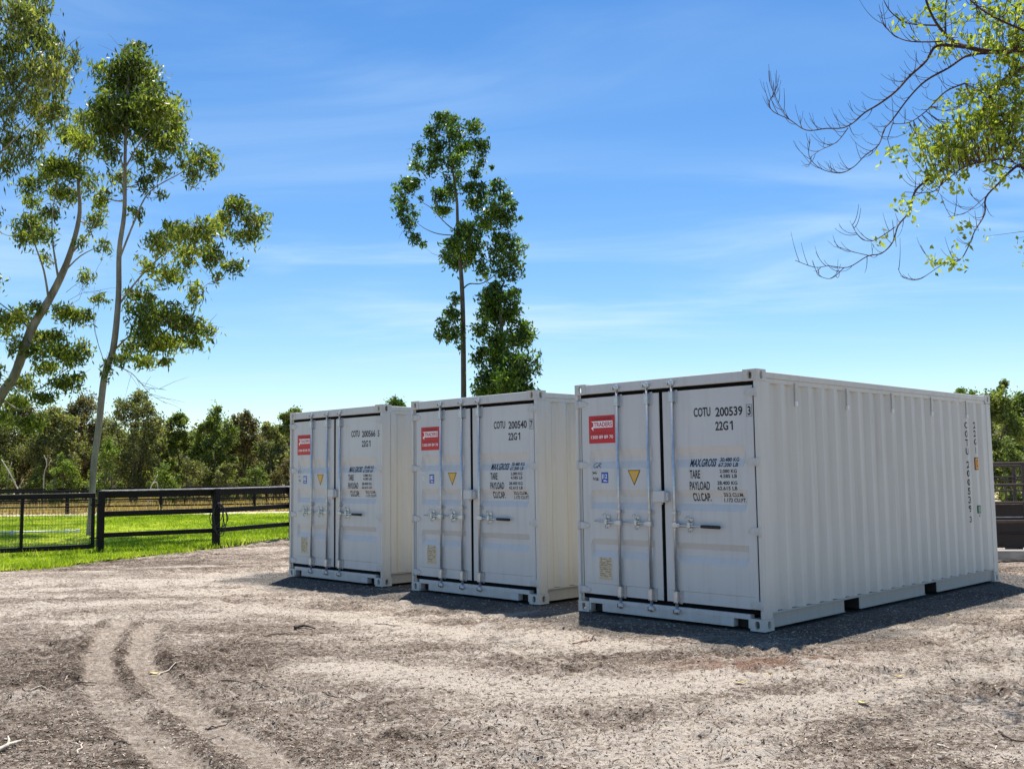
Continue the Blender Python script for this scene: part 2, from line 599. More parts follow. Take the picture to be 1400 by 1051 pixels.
def ground_fields(x, y):
    cd = cont_dist(x, y)
    tr = np.minimum(seg_dist(x, y, TRACKS[0]), seg_dist(x, y, TRACKS[1]))
    wob = (fbm(x, y, 0.3, 41, 3) - 0.5) * 0.09
    track = 1 - smooth(0.09, 0.15, tr + wob)
    fade = smooth(0.30, 0.55, fbm(x, y, 1.4, 47, 3) + 0.12)
    track = track * (0.62 + 0.38 * fade)
    berm = np.exp(-((tr - 0.20) / 0.06) ** 2)
    old = np.full(np.shape(x), 1e9)
    for t in TRACKS_OLD:
        old = np.minimum(old, seg_dist(x, y, t))
    old = (1 - smooth(0.12, 0.5, old + (fbm(x, y, 0.9, 51, 3) - 0.5) * 0.5))
    # pale open sand against darker mulched soil
    big = fbm(x, y, 3.2, 61, 4)
    mid = fbm(x, y * 1.6, 0.9, 67, 4)
    tone = 0.59 + (big - 0.5) * 0.5 + (mid - 0.5) * 0.7
    left_near = smooth(-0.3, -2.6, x + (y - 6) * 0.12) * smooth(11.5, 8.0, y)
    tone = tone - 0.20 * left_near + 0.06 * smooth(7.0, 11.0, y) * smooth(20, 15, y)
    tone = tone + 0.36 * old + (fbm(x * 0.55 + 0.25 * y, y * 1.9 - 0.2 * x, 0.55, 97, 4) - 0.5) * 0.95 - 0.05
    tone = tone * (1 - 0.85 * track) + 0.85 * track * 0.70 - 0.13 * berm * (1 - track)
    gravel = (1 - smooth(0.60, 1.25, cd + (fbm(x, y, 0.7, 71, 3) - 0.5) * 1.1)) * (0.8 + 0.2 * smooth(11.2, 12.8, y + 0.1 * x))  # gravel strip, also spread over the nearest container's shadow to darken it
    red = np.exp(-(((x - 2.1) / 0.75) ** 2 + ((y - 8.55) / 0.22) ** 2)) * smooth(0.32, 0.55, fbm(x, y, 0.35, 73, 4))
    return cd, track, berm, np.clip(tone, 0, 1), np.clip(gravel, 0, 1), red


def ground_height(x, y):
    cd, track, berm, tone, gravel, red = ground_fields(x, y)
    churn = (1 - track) * (1 - 0.75 * gravel)
    h = (fbm(x, y, 2.2, 11, 2) - 0.5) * 0.05
    w1 = vnoise(x + 0.5 * y, y * 1.5 - 0.4 * x, 0.17, 15)
    w2 = vnoise(x, y, 0.09, 17)
    w3 = vnoise(x, y, 0.05, 19)
    rough = (0.35 + 0.9 * smooth(0.35, 0.65, fbm(x, y, 1.1, 23, 3)))
    h = h + churn * rough * ((w1 - 0.5) * 0.046 + (w2 - 0.5) * 0.044 + (w3 - 0.5) * 0.022 + np.maximum(0, 0.28 - w1) * -0.05)
    h = h - 0.020 * track + 0.018 * berm * churn + track * (w3 - 0.5) * 0.010 + track * 0.007 * np.sign(np.sin(track_s(x, y) * 2 * np.pi / 0.11))
    near = smooth(0.05, 0.9, cd)
    h = h * (0.12 + 0.88 * near)
    far = smooth(70, 40, y)
    lawn = smooth(-0.6, 0.5, y - edge_y(x)) * (x < 2)
    h = h * far * (1 - 0.8 * lawn) - 0.012 - 0.015 * lawn
    return h


def build_ground():
    def axis(parts):
        a = [parts[0][0]]
        for (s, e, st) in parts:
            n = max(1, int(round((e - s) / st)))
            a += list(np.linspace(s, e, n + 1)[1:])
        return np.array(a)
    far = [110.0, 150, 220, 350, 600, 1100, 2000, 3500]
    ys = axis([(-40, 0, 8.0), (0, 4.6, 0.4), (4.6, 10.5, 0.03), (10.5, 16, 0.05), (16, 27, 0.11), (27, 60, 1.0), (60, 90, 6.0)])
    ys = np.concatenate([[-3000, -800, -200, -80], ys, far])
    xs = axis([(-60, -28, 4.0), (-28, -11, 0.5), (-11, -4.6, 0.10), (-4.6, 5.6, 0.03), (5.6, 11, 0.10), (11, 24, 0.6), (24, 60, 4.0)])
    xs = np.concatenate([[-3500, -1500, -600, -250, -110], xs, [110, 250, 600, 1500, 3500]])
    X, Y = np.meshgrid(xs, ys)
    nx, ny = len(xs), len(ys)
    Xf, Yf = X.ravel(), Y.ravel()
    cd, track, berm, tone, gravel, red = ground_fields(Xf, Yf)
    Z = ground_height(Xf, Yf)
    me = bpy.data.meshes.new("ground")
    me.vertices.add(nx * ny)
    me.vertices.foreach_set("co", np.stack([Xf, Yf, Z], 1).astype(np.float32).ravel())
    i, j = np.meshgrid(np.arange(nx - 1), np.arange(ny - 1))
    b = (j * nx + i).ravel()
    idx = np.stack([b, b + 1, b + nx + 1, b + nx], 1).astype(np.int32)
    nq = len(idx)
    me.loops.add(nq * 4); me.loops.foreach_set("vertex_index", idx.ravel())
    me.polygons.add(nq)
    me.polygons.foreach_set("loop_start", np.arange(0, nq * 4, 4, dtype=np.int32))
    me.polygons.foreach_set("loop_total", np.full(nq, 4, dtype=np.int32))
    me.polygons.foreach_set("use_smooth", np.ones(nq, dtype=bool))
    me.update(calc_edges=True)
    for nm, arr in (("tone", tone), ("gravel", gravel), ("red", red), ("track", track)):
        a = me.attributes.new(nm, 'FLOAT', 'POINT')
        a.data.foreach_set("value", arr.astype(np.float32))
    m, nt, bs = new_mat("sandy_soil")
    geo = nt.nodes.new("ShaderNodeNewGeometry")
    P = geo.outputs["Position"]
    tone_n = n_attr(nt, "tone")
    f1 = n_noise(nt, 5.0, 6, 0.62, P, 0.4, (1, 1.5, 1))
    f2 = n_noise(nt, 26.0, 7, 0.68, P, 0.3)
    f3 = n_noise(nt, 120.0, 4, 0.7, P)
    s = n_math(nt, 'ADD', n_math(nt, 'MULTIPLY', n_math(nt, 'SUBTRACT', f1, 0.5), 1.1), tone_n)
    s = n_math(nt, 'ADD', s, n_math(nt, 'MULTIPLY', n_math(nt, 'SUBTRACT', f2, 0.5), 2.9))
    s = n_math(nt, 'ADD', s, n_math(nt, 'MULTIPLY', n_math(nt, 'SUBTRACT', f3, 0.5), 1.6), True)
    col = n_ramp(nt, s, [(0.0, (0.060, 0.042, 0.030)), (0.22, (0.155, 0.114, 0.084)), (0.48, (0.262, 0.208, 0.164)), (0.75, (0.385, 0.318, 0.258)), (1.0, (0.57, 0.49, 0.405))])
    col = n_mix(nt, n_math(nt, 'MULTIPLY', n_attr(nt, "track"), 0.35), col, (0.37, 0.30, 0.235))
    gcol = n_ramp(nt, n_noise(nt, 55.0, 6, 0.75, P), [(0.3, (0.022, 0.022, 0.022)), (0.52, (0.085, 0.082, 0.078)), (0.72, (0.22, 0.21, 0.195))])  # gravel tone, set dark partly to deepen the shade beside the containers
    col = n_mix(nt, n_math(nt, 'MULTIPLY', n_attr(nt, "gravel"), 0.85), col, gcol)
    col = n_mix(nt, n_math(nt, 'MULTIPLY', n_attr(nt, "red"), 0.75), col, (0.20, 0.085, 0.045))
    nt.links.new(col, bs.inputs["Base Color"])
    bs.inputs["Roughness"].default_value = 0.95
    bs.inputs["Specular IOR Level"].default_value = 0.15
    hgt = n_math(nt, 'ADD', n_math(nt, 'MULTIPLY', f2, 1.0), n_math(nt, 'MULTIPLY', f3, 0.55))
    n_bump(nt, bs, hgt, 1.0, 0.035)
    me.materials.append(m)
    return tag(link("ground", me), kind='structure')


build_ground()

# lawn sheet and the dry paddock beyond it
LAWN_FAR = 45.0
SAND_Y = (42.6, 44.4)


def sheet(name, pts, z, m):
    b = MB()
    b.poly([(x, y, z) for x, y in pts])
    return tag(b.build(name, m), kind='structure')


lawn_m, nt, bs = new_mat("lawn_turf")
fa = n_noise(nt, 3.0, 6, 0.65)
nt.links.new(n_ramp(nt, fa, [(0.3, (0.12, 0.16, 0.02)), (0.55, (0.22, 0.27, 0.02)), (0.75, (0.32, 0.35, 0.06))]), bs.inputs["Base Color"])
bs.inputs["Roughness"].default_value = 0.9
dry_m, nt, bs = new_mat("dry_paddock_soil")
nt.links.new(n_ramp(nt, n_noise(nt, 1.2, 7, 0.65), [(0.3, (0.26, 0.18, 0.09)), (0.7, (0.46, 0.36, 0.22))]), bs.inputs["Base Color"])
bs.inputs["Roughness"].default_value = 0.95
sand_m = plain("pale_track_sand", (0.60, 0.54, 0.46), 0.95, 0, 0.15, 2)

_ed = sorted(LAWN_EDGE)
_edge = [(-40.0, 8.0)] + [(x, y + 0.55 + 0.15 * math.sin(9 * x) * math.sin(3.7 * x)) for x, y in catmull(_ed, 8) if x < 14]
sheet("lawn", _edge + [(14.0, LAWN_FAR), (-70.0, LAWN_FAR), (-70.0, 8.0)], 0.006, lawn_m)
sheet("sand_path", [(-80.0, SAND_Y[0] + 0.6), (-12.0, SAND_Y[0] + 0.3), (14.0, SAND_Y[0] + 0.5), (14.0, SAND_Y[1] + 0.4), (-80, SAND_Y[1] + 0.2)], 0.012, sand_m)
sheet("dry_paddock", [(-120.0, SAND_Y[1]), (90.0, SAND_Y[1]), (160.0, 130.0), (-200.0, 130.0)], 0.004, dry_m)

# ------------------------------------------------------------------ shipping containers
GROOVES = [(1.836, 1.744, 1.698, 1.617), (1.385, 1.305, 1.236, 1.163), (0.831, 0.763, 0.695, 0.617)]
GD = 0.034                       # depth of a door corrugation
DV = 0.030                       # door skin behind the front plane
DZ0, DZ1 = 0.205, 2.432
LEAF = [(0.072, 1.196), (1.242, 2.366)]
PANEL = [(0.185, 1.100), (1.345, 2.270)]


def groove(z):
    for a, b, c, d in GROOVES:
        if d <= z <= a:
            if z > b:
                return GD * (a - z) / (a - b)
            if z < c:
                return GD * (z - d) / (c - d)
            return GD
    return 0.0


def door_v(u, z):
    for p0, p1 in PANEL:
        if p0 <= u <= p1:
            return DV + groove(z) * min(1, (u - p0) / 0.03, (p1 - u) / 0.03)
    return DV


def stadium_plate(b, o, ex, ey, en, w, h, hw, hh, lip):
    """w x h plate at o (edges ex, ey) with an oval hole and an inward lip along en"""
    N = 20
    o, ex, ey, en = Vector(o), Vector(ex), Vector(ey), Vector(en)
    hole, rim = [], []
    for k in range(N):
        a = 2 * math.pi * (k + 0.5) / N
        c, s = math.cos(a), math.sin(a)
        r = min(hw, hh) / 2
        hx = r * c + (max(0, hw / 2 - r) * (1 if c > 0 else -1))
        hy = r * s + (max(0, hh / 2 - r) * (1 if s > 0 else -1))
        hole.append((w / 2 + hx, h / 2 + hy))
        q = min((w / 2) / max(1e-6, abs(c)), (h / 2) / max(1e-6, abs(s)))
        rim.append((w / 2 + q * c, h / 2 + q * s))
    # pull the nearest rim points onto the corners
    for cx, cy in ((0, 0), (w, 0), (w, h), (0, h)):
        k = min(range(N), key=lambda i: (rim[i][0] - cx) ** 2 + (rim[i][1] - cy) ** 2)
        rim[k] = (cx, cy)
    P = lambda q, d=0: o + ex * q[0] + ey * q[1] + en * d
    for k in range(N):
        k2 = (k + 1) % N
        b.poly([P(rim[k]), P(rim[k2]), P(hole[k2]), P(hole[k])])
        b.poly([P(hole[k]), P(hole[k2]), P(hole[k2], lip), P(hole[k], lip)])


def casting_mesh(su, sv, sz):
    """corner casting 162 x 178 x 118 with its three holed faces towards -u,-v,-z times the signs; local origin at its outer corner"""
    b = MB()
    w, l, h = 0.162, 0.178, 0.118
    X, Y, Z = Vector((su, 0, 0)), Vector((0, sv, 0)), Vector((0, 0, sz))
    stadium_plate(b, (0, 0, 0), X, Z, Y, w, h, 0.052, 0.080, 0.028)          # end face
    stadium_plate(b, (0, 0, 0), Y, Z, X, l, h, 0.052, 0.080, 0.028)          # side face
    stadium_plate(b, (0, 0, 0), X, Y, Z, w, l, 0.064, 0.120, 0.028)          # top / bottom face
    b.poly([X * w, X * w + Y * l, X * w + Y * l + Z * h, X * w + Z * h])
    b.poly([Y * l, X * w + Y * l, X * w + Y * l + Z * h, Y * l + Z * h])
    b.poly([Z * h, X * w + Z * h, X * w + Y * l + Z * h, Y * l + Z * h])
    return b.mesh("corner_casting", M['paint'])


def door_leaf(k):
    b = MB()
    (u0, u1), (p0, p1) = LEAF[k], PANEL[k]
    us = [u0, u0 + 0.004, p0, p0 + 0.03, p1 - 0.03, p1, u1 - 0.004, u1]
    zs = sorted({DZ0, DZ0 + 0.004, DZ1 - 0.004, DZ1, 0.322, 0.328} | {z for g in GROOVES for z in g})
    nu = len(us)
    V = []
    for z in zs:
        for u in us:
            e = 0.004 if (u in (u0, u1) or z in (DZ0, DZ1)) else 0.0
            v = DV + e
            if p0 + 0.02 < u < p1 - 0.02:
                v = DV + groove(z)
            if z == 0.322 and p0 <= u <= p1:
                v = DV + 0.006
            V.append((u, v, z))
    F = [(j * nu + i, j * nu + i + 1, (j + 1) * nu + i + 1, (j + 1) * nu + i) for j in range(len(zs) - 1) for i in range(nu - 1)]
    b.add(V, F)
    # rim back to the leaf's thickness
    B = DV + 0.055
    for za, zb_, ua, ub in ((DZ0, DZ0, u0, u1), (DZ1, DZ1, u0, u1)):
        b.poly([(ua, DV + 0.004, za), (ub, DV + 0.004, za), (ub, B, za), (ua, B, za)])
    for u in (u0, u1):
        b.poly([(u, DV + 0.004, DZ0), (u, DV + 0.004, DZ1), (u, B, DZ1), (u, B, DZ0)])
    b.poly([(u0, B, DZ0), (u1, B, DZ0), (u1, B, DZ1), (u0, B, DZ1)])
    return b.mesh("door", M['door_paint'])


def corrugated(n0, n1, pitch, depth, flat_ends, outer):
    """list of (along, inward) for a trapezoid sheet between n0 and n1"""
    pts = [(n0, 0.0)]
    s = n0 + flat_ends
    while s + pitch < n1 - flat_ends + 0.06:
        pts += [(s, 0), (s + 0.068, depth), (s + 0.068 + 0.070, depth), (s + 0.206, 0)]
        s += pitch
    pts.append((n1, 0.0))
    return pts


def side_wall():
    b = MB()
    prof = corrugated(0.170, 5.905, 0.278, 0.046, 0.10, True)
    z0, z1 = 0.176, 2.460
    for s in (0, 1):
        f = (lambda d: CW - 0.012 - d) if s else (lambda d: 0.012 + d)
        for (a, da), (c, dc) in zip(prof[:-1], prof[1:]):
            b.poly([(f(da), a, z0), (f(dc), c, z0), (f(dc), c, z1), (f(da), a, z1)])
        yield b.mesh("side_wall", M['paint'])
        b = MB()


def rear_wall_mesh():
    b = MB()
    prof = corrugated(0.10, CW - 0.10, 0.25, 0.04, 0.06, True)
    for (a, da), (c, dc) in zip(prof[:-1], prof[1:]):
        b.poly([(a, CL - 0.03 - da, 0.16), (c, CL - 0.03 - dc, 0.16), (c, CL - 0.03 - dc, 2.49), (a, CL - 0.03 - da, 2.49)])
    return b.mesh("rear_wall", M['paint'])


def roof_mesh():
    b = MB()
    prof = corrugated(0.08, CL - 0.10, 0.209, 0.020, 0.2, True)
    for (a, da), (c, dc) in zip(prof[:-1], prof[1:]):
        b.poly([(0.05, a, 2.567 - da), (0.05, c, 2.567 - dc), (CW - 0.05, c, 2.567 - dc), (CW - 0.05, a, 2.567 - da)])
    return b.mesh("roof", M['paint'])


def text_raw(s, bold=0.012):
    cu = bpy.data.curves.new("t", 'FONT')
    cu.body = s
    cu.resolution_u = 3
    cu.offset = bold
    o = bpy.data.objects.new("t", cu)
    me = bpy.data.meshes.new_from_object(o)
    vs = np.array([v.co[:] for v in me.vertices]) if len(me.vertices) else np.zeros((0, 3))
    fs = [tuple(p.vertices) for p in me.polygons]
    bpy.data.objects.remove(o); bpy.data.curves.remove(cu); bpy.data.meshes.remove(me)
    return vs, fs


def text_fit(s, u0, u1, z0, z1, bold=0.012, slant=0.0):
    """text stretched to fill the rectangle, as 2-D vertices and faces"""
    vs, fs = text_raw(s, bold)
    lo, hi = vs[:, :2].min(0), vs[:, :2].max(0)
    q = (vs[:, :2] - lo) / (hi - lo)
    u = u0 + q[:, 0] * (u1 - u0) + slant * (q[:, 1] - 0.5) * (z1 - z0)
    z = z0 + q[:, 1] * (z1 - z0)
    return np.stack([u, z], 1), fs


def on_door(flat, name, mats, parent, lift=0.0022):
    """flat: list of (verts2d, faces, mat index, extra lift); wrapped onto the pressed door skin"""
    bm = bmesh.new()
    for vs, fs, mi, ex in flat:
        bv = [bm.verts.new((v[0], ex, v[1])) for v in vs]
        for f in fs:
            try:
                fc = bm.faces.new([bv[i] for i in f])
                fc.material_index = mi
            except ValueError:
                pass
    for g in GROOVES:
        for z in g:
            geom = bm.verts[:] + bm.edges[:] + bm.faces[:]
            bmesh.ops.bisect_plane(bm, geom=geom, plane_co=(0, 0, z), plane_no=(0, 0, 1), dist=1e-5)
    for v in bm.verts:
        v.co.y = door_v(v.co.x, v.co.z) - lift - v.co.y
    me = bpy.data.meshes.new(name)
    bm.to_mesh(me)
    bm.free()
    for m in (mats if isinstance(mats, list) else [mats]):
        me.materials.append(m)
    return link(name, me, parent)


def rect(u0, u1, z0, z1):
    return np.array([(u0, z0), (u1, z0), (u1, z1), (u0, z1)]), [(0, 1, 2, 3)]


def stroke(pts, w):
    """a hand-drawn pen stroke as thin quads"""
    V, F = [], []
    for (a, b) in zip(pts[:-1], pts[1:]):
        a, b = np.array(a, float), np.array(b, float)
        d = b - a
        n = np.array((-d[1], d[0])) / max(1e-6, np.hypot(*d)) * w / 2
        k = len(V)
        V += [a - n, b - n, b + n, a + n]
        F.append((k, k + 1, k + 2, k + 3))
    return np.array(V), F


BOLD = 0.022


def obs(u, d=DV):
    """front-plane reading to the place on the recessed skin"""
    return u - (0.9 - 0.11 * u) * d


CAST = {}
for su in (1, -1):
    for sv in (1, -1):
        for sz in (1, -1):
            CAST[su, sv, sz] = casting_mesh(su, sv, sz)
SHARED = {'door0': door_leaf(0), 'door1': door_leaf(1), 'sides': list(side_wall()), 'rear': rear_wall_mesh(), 'roof': roof_mesh()}


def shared(key, fn):
    if key not in SHARED:
        SHARED[key] = fn()
    return SHARED[key]


def hinge_mesh(s):
    b = MB()
    # blade tapering over the door and the knuckle on the post
    for z0, z1, u0, u1 in ((-0.042, 0.042, 0.028, 0.115),):
        V = [(s * u0, 0.008, z0), (s * u1, 0.016, z0 * 0.8), (s * (u1 + 0.055), 0.024, z0 * 0.35), (s * (u1 + 0.055), 0.024, z1 * 0.35), (s * u1, 0.016, z1 * 0.8), (s * u0, 0.008, z1)]
        b.poly(V)
        b.poly([(x, 0.031, z) for x, y, z in V])
        for i in range(6):
            j = (i + 1) % 6
            b.poly([V[i], V[j], (V[j][0], 0.031, V[j][2]), (V[i][0], 0.031, V[i][2])])
    b.tube([(s * 0.030, 0.014, -0.052), (s * 0.030, 0.014, 0.052)], 0.015, 8)
    b.box(min(s * 0.004, s * 0.03), max(s * 0.004, s * 0.03), -0.004, 0.030, -0.050, 0.050, 0, 0.003)
    return b.mesh("hinge", M['door_paint'])


def rod_meshes():
    b = MB()
    b.tube([(0, 0, 0.10), (0, 0, 2.525)], 0.0168, 10)
    yield 'rod', b.mesh("lock_rod", M['zinc'])
    b = MB()      # cam with two lobes
    b.box(-0.030, 0.030, -0.020, 0.020, -0.012, 0.014, 0, 0.004)
    b.box(-0.040, -0.012, -0.010, 0.030, -0.008, 0.024, 0, 0.004)
    b.box(0.014, 0.046, -0.014, 0.014, -0.018, 0.008, 0, 0.004)
    b.tube([(0, 0, -0.03), (0, 0, 0.035)], 0.021, 8)
    yield 'cam', b.mesh("cam", M['zinc'])
    b = MB()      # keeper welded on the header or the sill
    b.box(-0.048, 0.048, 0.004, 0.012, -0.030, 0.030, 0, 0.002)
    b.box(-0.048, -0.034, -0.030, 0.006, -0.022, 0.016, 0, 0.003)
    b.box(0.034, 0.048, -0.030, 0.006, -0.016, 0.022, 0, 0.003)
    yield 'keeper', b.mesh("keeper", M['zinc'])
    b = MB()      # long guide bracket bolted to the door
    b.box(-0.020, 0.056, 0.0215, 0.0285, -0.072, 0.072, 0, 0.002)
    b.box(-0.024, 0.024, -0.024, -0.017, -0.060, 0.060, 0, 0.002)
    b.box(-0.024, -0.018, -0.020, 0.024, -0.060, 0.060, 0, 0.002)
    b.box(0.018, 0.024, -0.020, 0.024, -0.060, 0.060, 0, 0.002)
    for z in (-0.052, 0.0, 0.052):
        b.tube([(0.041, 0.022, z), (0.041, 0.012, z)], 0.008, 6)
    for z in (-0.055, 0.055):
        b.tube([(-0.012, -0.025, z), (-0.012, -0.032, z)], 0.006, 6)
    yield 'guide', b.mesh("guide_bracket", M['zinc'])
    b = MB()      # short clip half way up
    b.box(-0.020, 0.052, 0.0215, 0.0285, -0.020, 0.020, 0, 0.002)
    b.box(-0.023, 0.023, -0.023, -0.017, -0.016, 0.016, 0, 0.002)
    b.box(-0.023, -0.017, -0.018, 0.023, -0.016, 0.016, 0, 0.002)
    b.box(0.017, 0.023, -0.018, 0.023, -0.016, 0.016, 0, 0.002)
    b.tube([(0.040, 0.022, 0), (0.040, 0.010, 0)], 0.010, 6)
    yield 'clip', b.mesh("rod_clip", M['zinc'])
    b = MB()      # hub of the handle
    b.box(-0.028, 0.030, -0.028, 0.026, -0.032, 0.032, 0, 0.005)
    yield 'hub', b.mesh("handle_hub", M['zinc'])
    b = MB()      # bare handle blade, to the left
    b.tube([(-0.02, -0.010, 0.0), (-0.12, -0.014, 0.002), (-0.25, -0.010, 0.006), (-0.36, 0.000, 0.012)], [0.013, 0.013, 0.010, 0.006], 8)
    b.box(-0.06, -0.01, -0.024, -0.006, -0.020, 0.020, 0, 0.004)
    yield 'hleft', b.mesh("handle", M['zinc'])
    b = MB()
    b.tube([(0.02, -0.012, 0.0), (0.16, -0.018, -0.002), (0.35, -0.018, -0.004), (0.36, -0.018, -0.004)], [0.014, 0.013, 0.012, 0.012], 8)
    b.box(0.01, 0.07, -0.026, -0.006, -0.022, 0.022, 0, 0.004)
    yield 'hright', b.mesh("handle", M['zinc'])
    b = MB()
    b.tube([(0.345, -0.018, -0.004), (0.36, -0.018, -0.004), (0.57, -0.018, -0.007), (0.578, -0.018, -0.007)], [0.016, 0.0175, 0.0175, 0.012], 10)
    yield 'grip', b.mesh("grip", M['grip'])
    b = MB()      # handle catch: plate with an upper and a lower hook and a seal ring
    b.box(-0.024, 0.024, 0.020, 0.028, -0.05, 0.075, 0, 0.002)
    arc = [(0.0, 0.012, 0.030)] + [(-0.022 + 0.024 * math.cos(a), -0.022, 0.070 + 0.026 * math.sin(a)) for a in np.linspace(-0.4, 2.9, 9)]
    b.tube(arc, 0.0075, 6)
    arc = [(0.0, 0.012, -0.020)] + [(0.004 + 0.022 * math.cos(a), -0.022, -0.044 + 0.022 * math.sin(a)) for a in np.linspace(1.2, 5.6, 9)]
    b.tube(arc, 0.0075, 6)
    b.box(-0.018, 0.018, -0.036, -0.030, -0.022, 0.034, 0, 0.002)
    yield 'catch', b.mesh("handle_catch", M['zinc'])


for k_, m_ in rod_meshes():
    SHARED[k_] = m_
SHARED['hinge1'], SHARED['hinge-1'] = hinge_mesh(1), hinge_mesh(-1)


def put(name, me, parent, loc=(0, 0, 0), rot=None):
    o = link(name, me, parent)
    o.location = loc
    if rot:
        o.rotation_euler = rot
    return o


def frame_pieces():
    W = CW
    for s in (0, 1):                                             # front posts
        b = MB()
        mx = (lambda u: u) if s == 0 else (lambda u: W - u)
        bx = lambda a, c, *r: b.box(min(mx(a), mx(c)), max(mx(a), mx(c)), *r)
        bx(0.0, 0.040, 0.004, 0.160, 0.118, 2.473, 0, 0.004)
        bx(0.040, 0.062, 0.034, 0.150, 0.118, 2.473, 0, 0.003)
        yield 'corner_post', b.mesh("corner_post", M['paint'])
    for s in (0, 1):                                             # rear posts
        b = MB()
        mx = (lambda u: u) if s == 0 else (lambda u: W - u)
        b.box(min(mx(0.0), mx(0.13)), max(mx(0.0), mx(0.13)), CL - 0.160, CL - 0.004, 0.118, 2.473, 0, 0.012)
        yield 'corner_post', b.mesh("corner_post", M['paint'])
    b = MB()
    b.box(0.162, W - 0.162, 0.003, 0.085, 2.476, 2.580, 0, 0.004)
    b.box(0.062, W - 0.062, 0.040, 0.085, 2.455, 2.476, 0, 0)
    yield 'header', b.mesh("header", M['door_paint'])
    b = MB()                                                     # sill with the two fork notches
    b.box(0.162, W - 0.162, 0.004, 0.085, 0.106, 0.158, 0, 0.003)
    for a, c in ((0.162, 0.186), (0.356, W - 0.356), (W - 0.186, W - 0.162)):
        b.box(a, c, 0.004, 0.085, 0.022, 0.106, 0, 0.003)
    yield 'sill', b.mesh("sill", M['door_paint'])
    b = MB()
    b.box(0.162, W - 0.162, CL - 0.09, CL - 0.006, 0.022, 0.158, 0, 0.003)
    yield 'rear_sill', b.mesh("rear_sill", M['paint'])
    b = MB()
    b.box(0.162, W - 0.162, CL - 0.09, CL - 0.006, 2.480, 2.578, 0, 0.003)
    yield 'rear_header', b.mesh("rear_header", M['paint'])
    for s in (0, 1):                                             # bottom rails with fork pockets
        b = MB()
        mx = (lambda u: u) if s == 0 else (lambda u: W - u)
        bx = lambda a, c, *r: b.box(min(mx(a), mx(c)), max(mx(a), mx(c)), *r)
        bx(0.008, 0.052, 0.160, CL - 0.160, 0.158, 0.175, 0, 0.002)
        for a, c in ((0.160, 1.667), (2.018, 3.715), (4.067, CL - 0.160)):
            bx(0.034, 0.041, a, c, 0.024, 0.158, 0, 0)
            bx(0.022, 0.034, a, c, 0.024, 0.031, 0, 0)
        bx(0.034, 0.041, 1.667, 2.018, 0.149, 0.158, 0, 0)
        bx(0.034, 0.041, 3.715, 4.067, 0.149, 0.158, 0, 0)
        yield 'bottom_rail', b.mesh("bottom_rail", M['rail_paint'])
    for s in (0, 1):
        b = MB()
        mx = (lambda u: u) if s == 0 else (lambda u: W - u)
        bx = lambda a, c, *r: b.box(min(mx(a), mx(c)), max(mx(a), mx(c)), *r)
        bx(0.004, 0.060, 0.170, CL - 0.170, 2.505, 2.570, 0, 0.005)
        bx(0.016, 0.050, 0.170, CL - 0.170, 2.458, 2.505, 0, 0.003)
        yield 'top_rail', b.mesh("top_rail", M['paint'])
    b = MB()
    b.box(0.05, W - 0.05, 0.085, CL - 0.09, 0.150, 0.178)
    b.box(0.165, W - 0.165, 0.110, 0.125, 0.012, 0.150)  # dark plate added behind the fork notches so they look black
    for v in np.arange(0.45, CL - 0.3, 0.30):
        if not (1.60 < v < 2.08 or 3.65 < v < 4.13):
            b.box(0.05, W - 0.05, v, v + 0.045, 0.03, 0.150)
    for a, c in ((1.667, 2.018), (3.715, 4.067)):
        for q in (a - 0.006, c):
            b.box(0.042, W - 0.042, q, q + 0.006, 0.024, 0.150)
    yield 'floor', b.mesh("floor", M['floor_under'])


def gasket_mesh(k):
    b = MB()
    u0, u1 = LEAF[k]
    e0, e1 = (0.060, 1.2185) if k == 0 else (1.2195, CW - 0.060)
    v0, v1 = DV + 0.008, DV + 0.040
    b.box(e0, e1, v0, v1, DZ1 - 0.002, 2.474)
    b.box(e0, e1, v0, v1, 0.160, DZ0 + 0.002)
    b.box(e0, u0 + 0.002, v0, v1, DZ0 + 0.002, DZ1 - 0.002)
    b.box(u1 - 0.002, e1, v0, v1, DZ0 + 0.002, DZ1 - 0.002)
    return b.mesh("gasket", M['rubber'])


def ring_mesh():
    """small lashing point below the top rail, with a pale plastic cap"""
    b = MB()
    b.box(0, 0.014, -0.012, 0.012, -0.15, 0.055, 0, 0.003)
    b.box(0, 0.024, -0.020, 0.020, -0.185, -0.135, 1, 0.006)
    return b.mesh("lashing_point", [M['paint'], M['white']])


FRAME = list(frame_pieces())
SHARED['gasket0'], SHARED['gasket1'], SHARED['ring'] = gasket_mesh(0), gasket_mesh(1), ring_mesh()


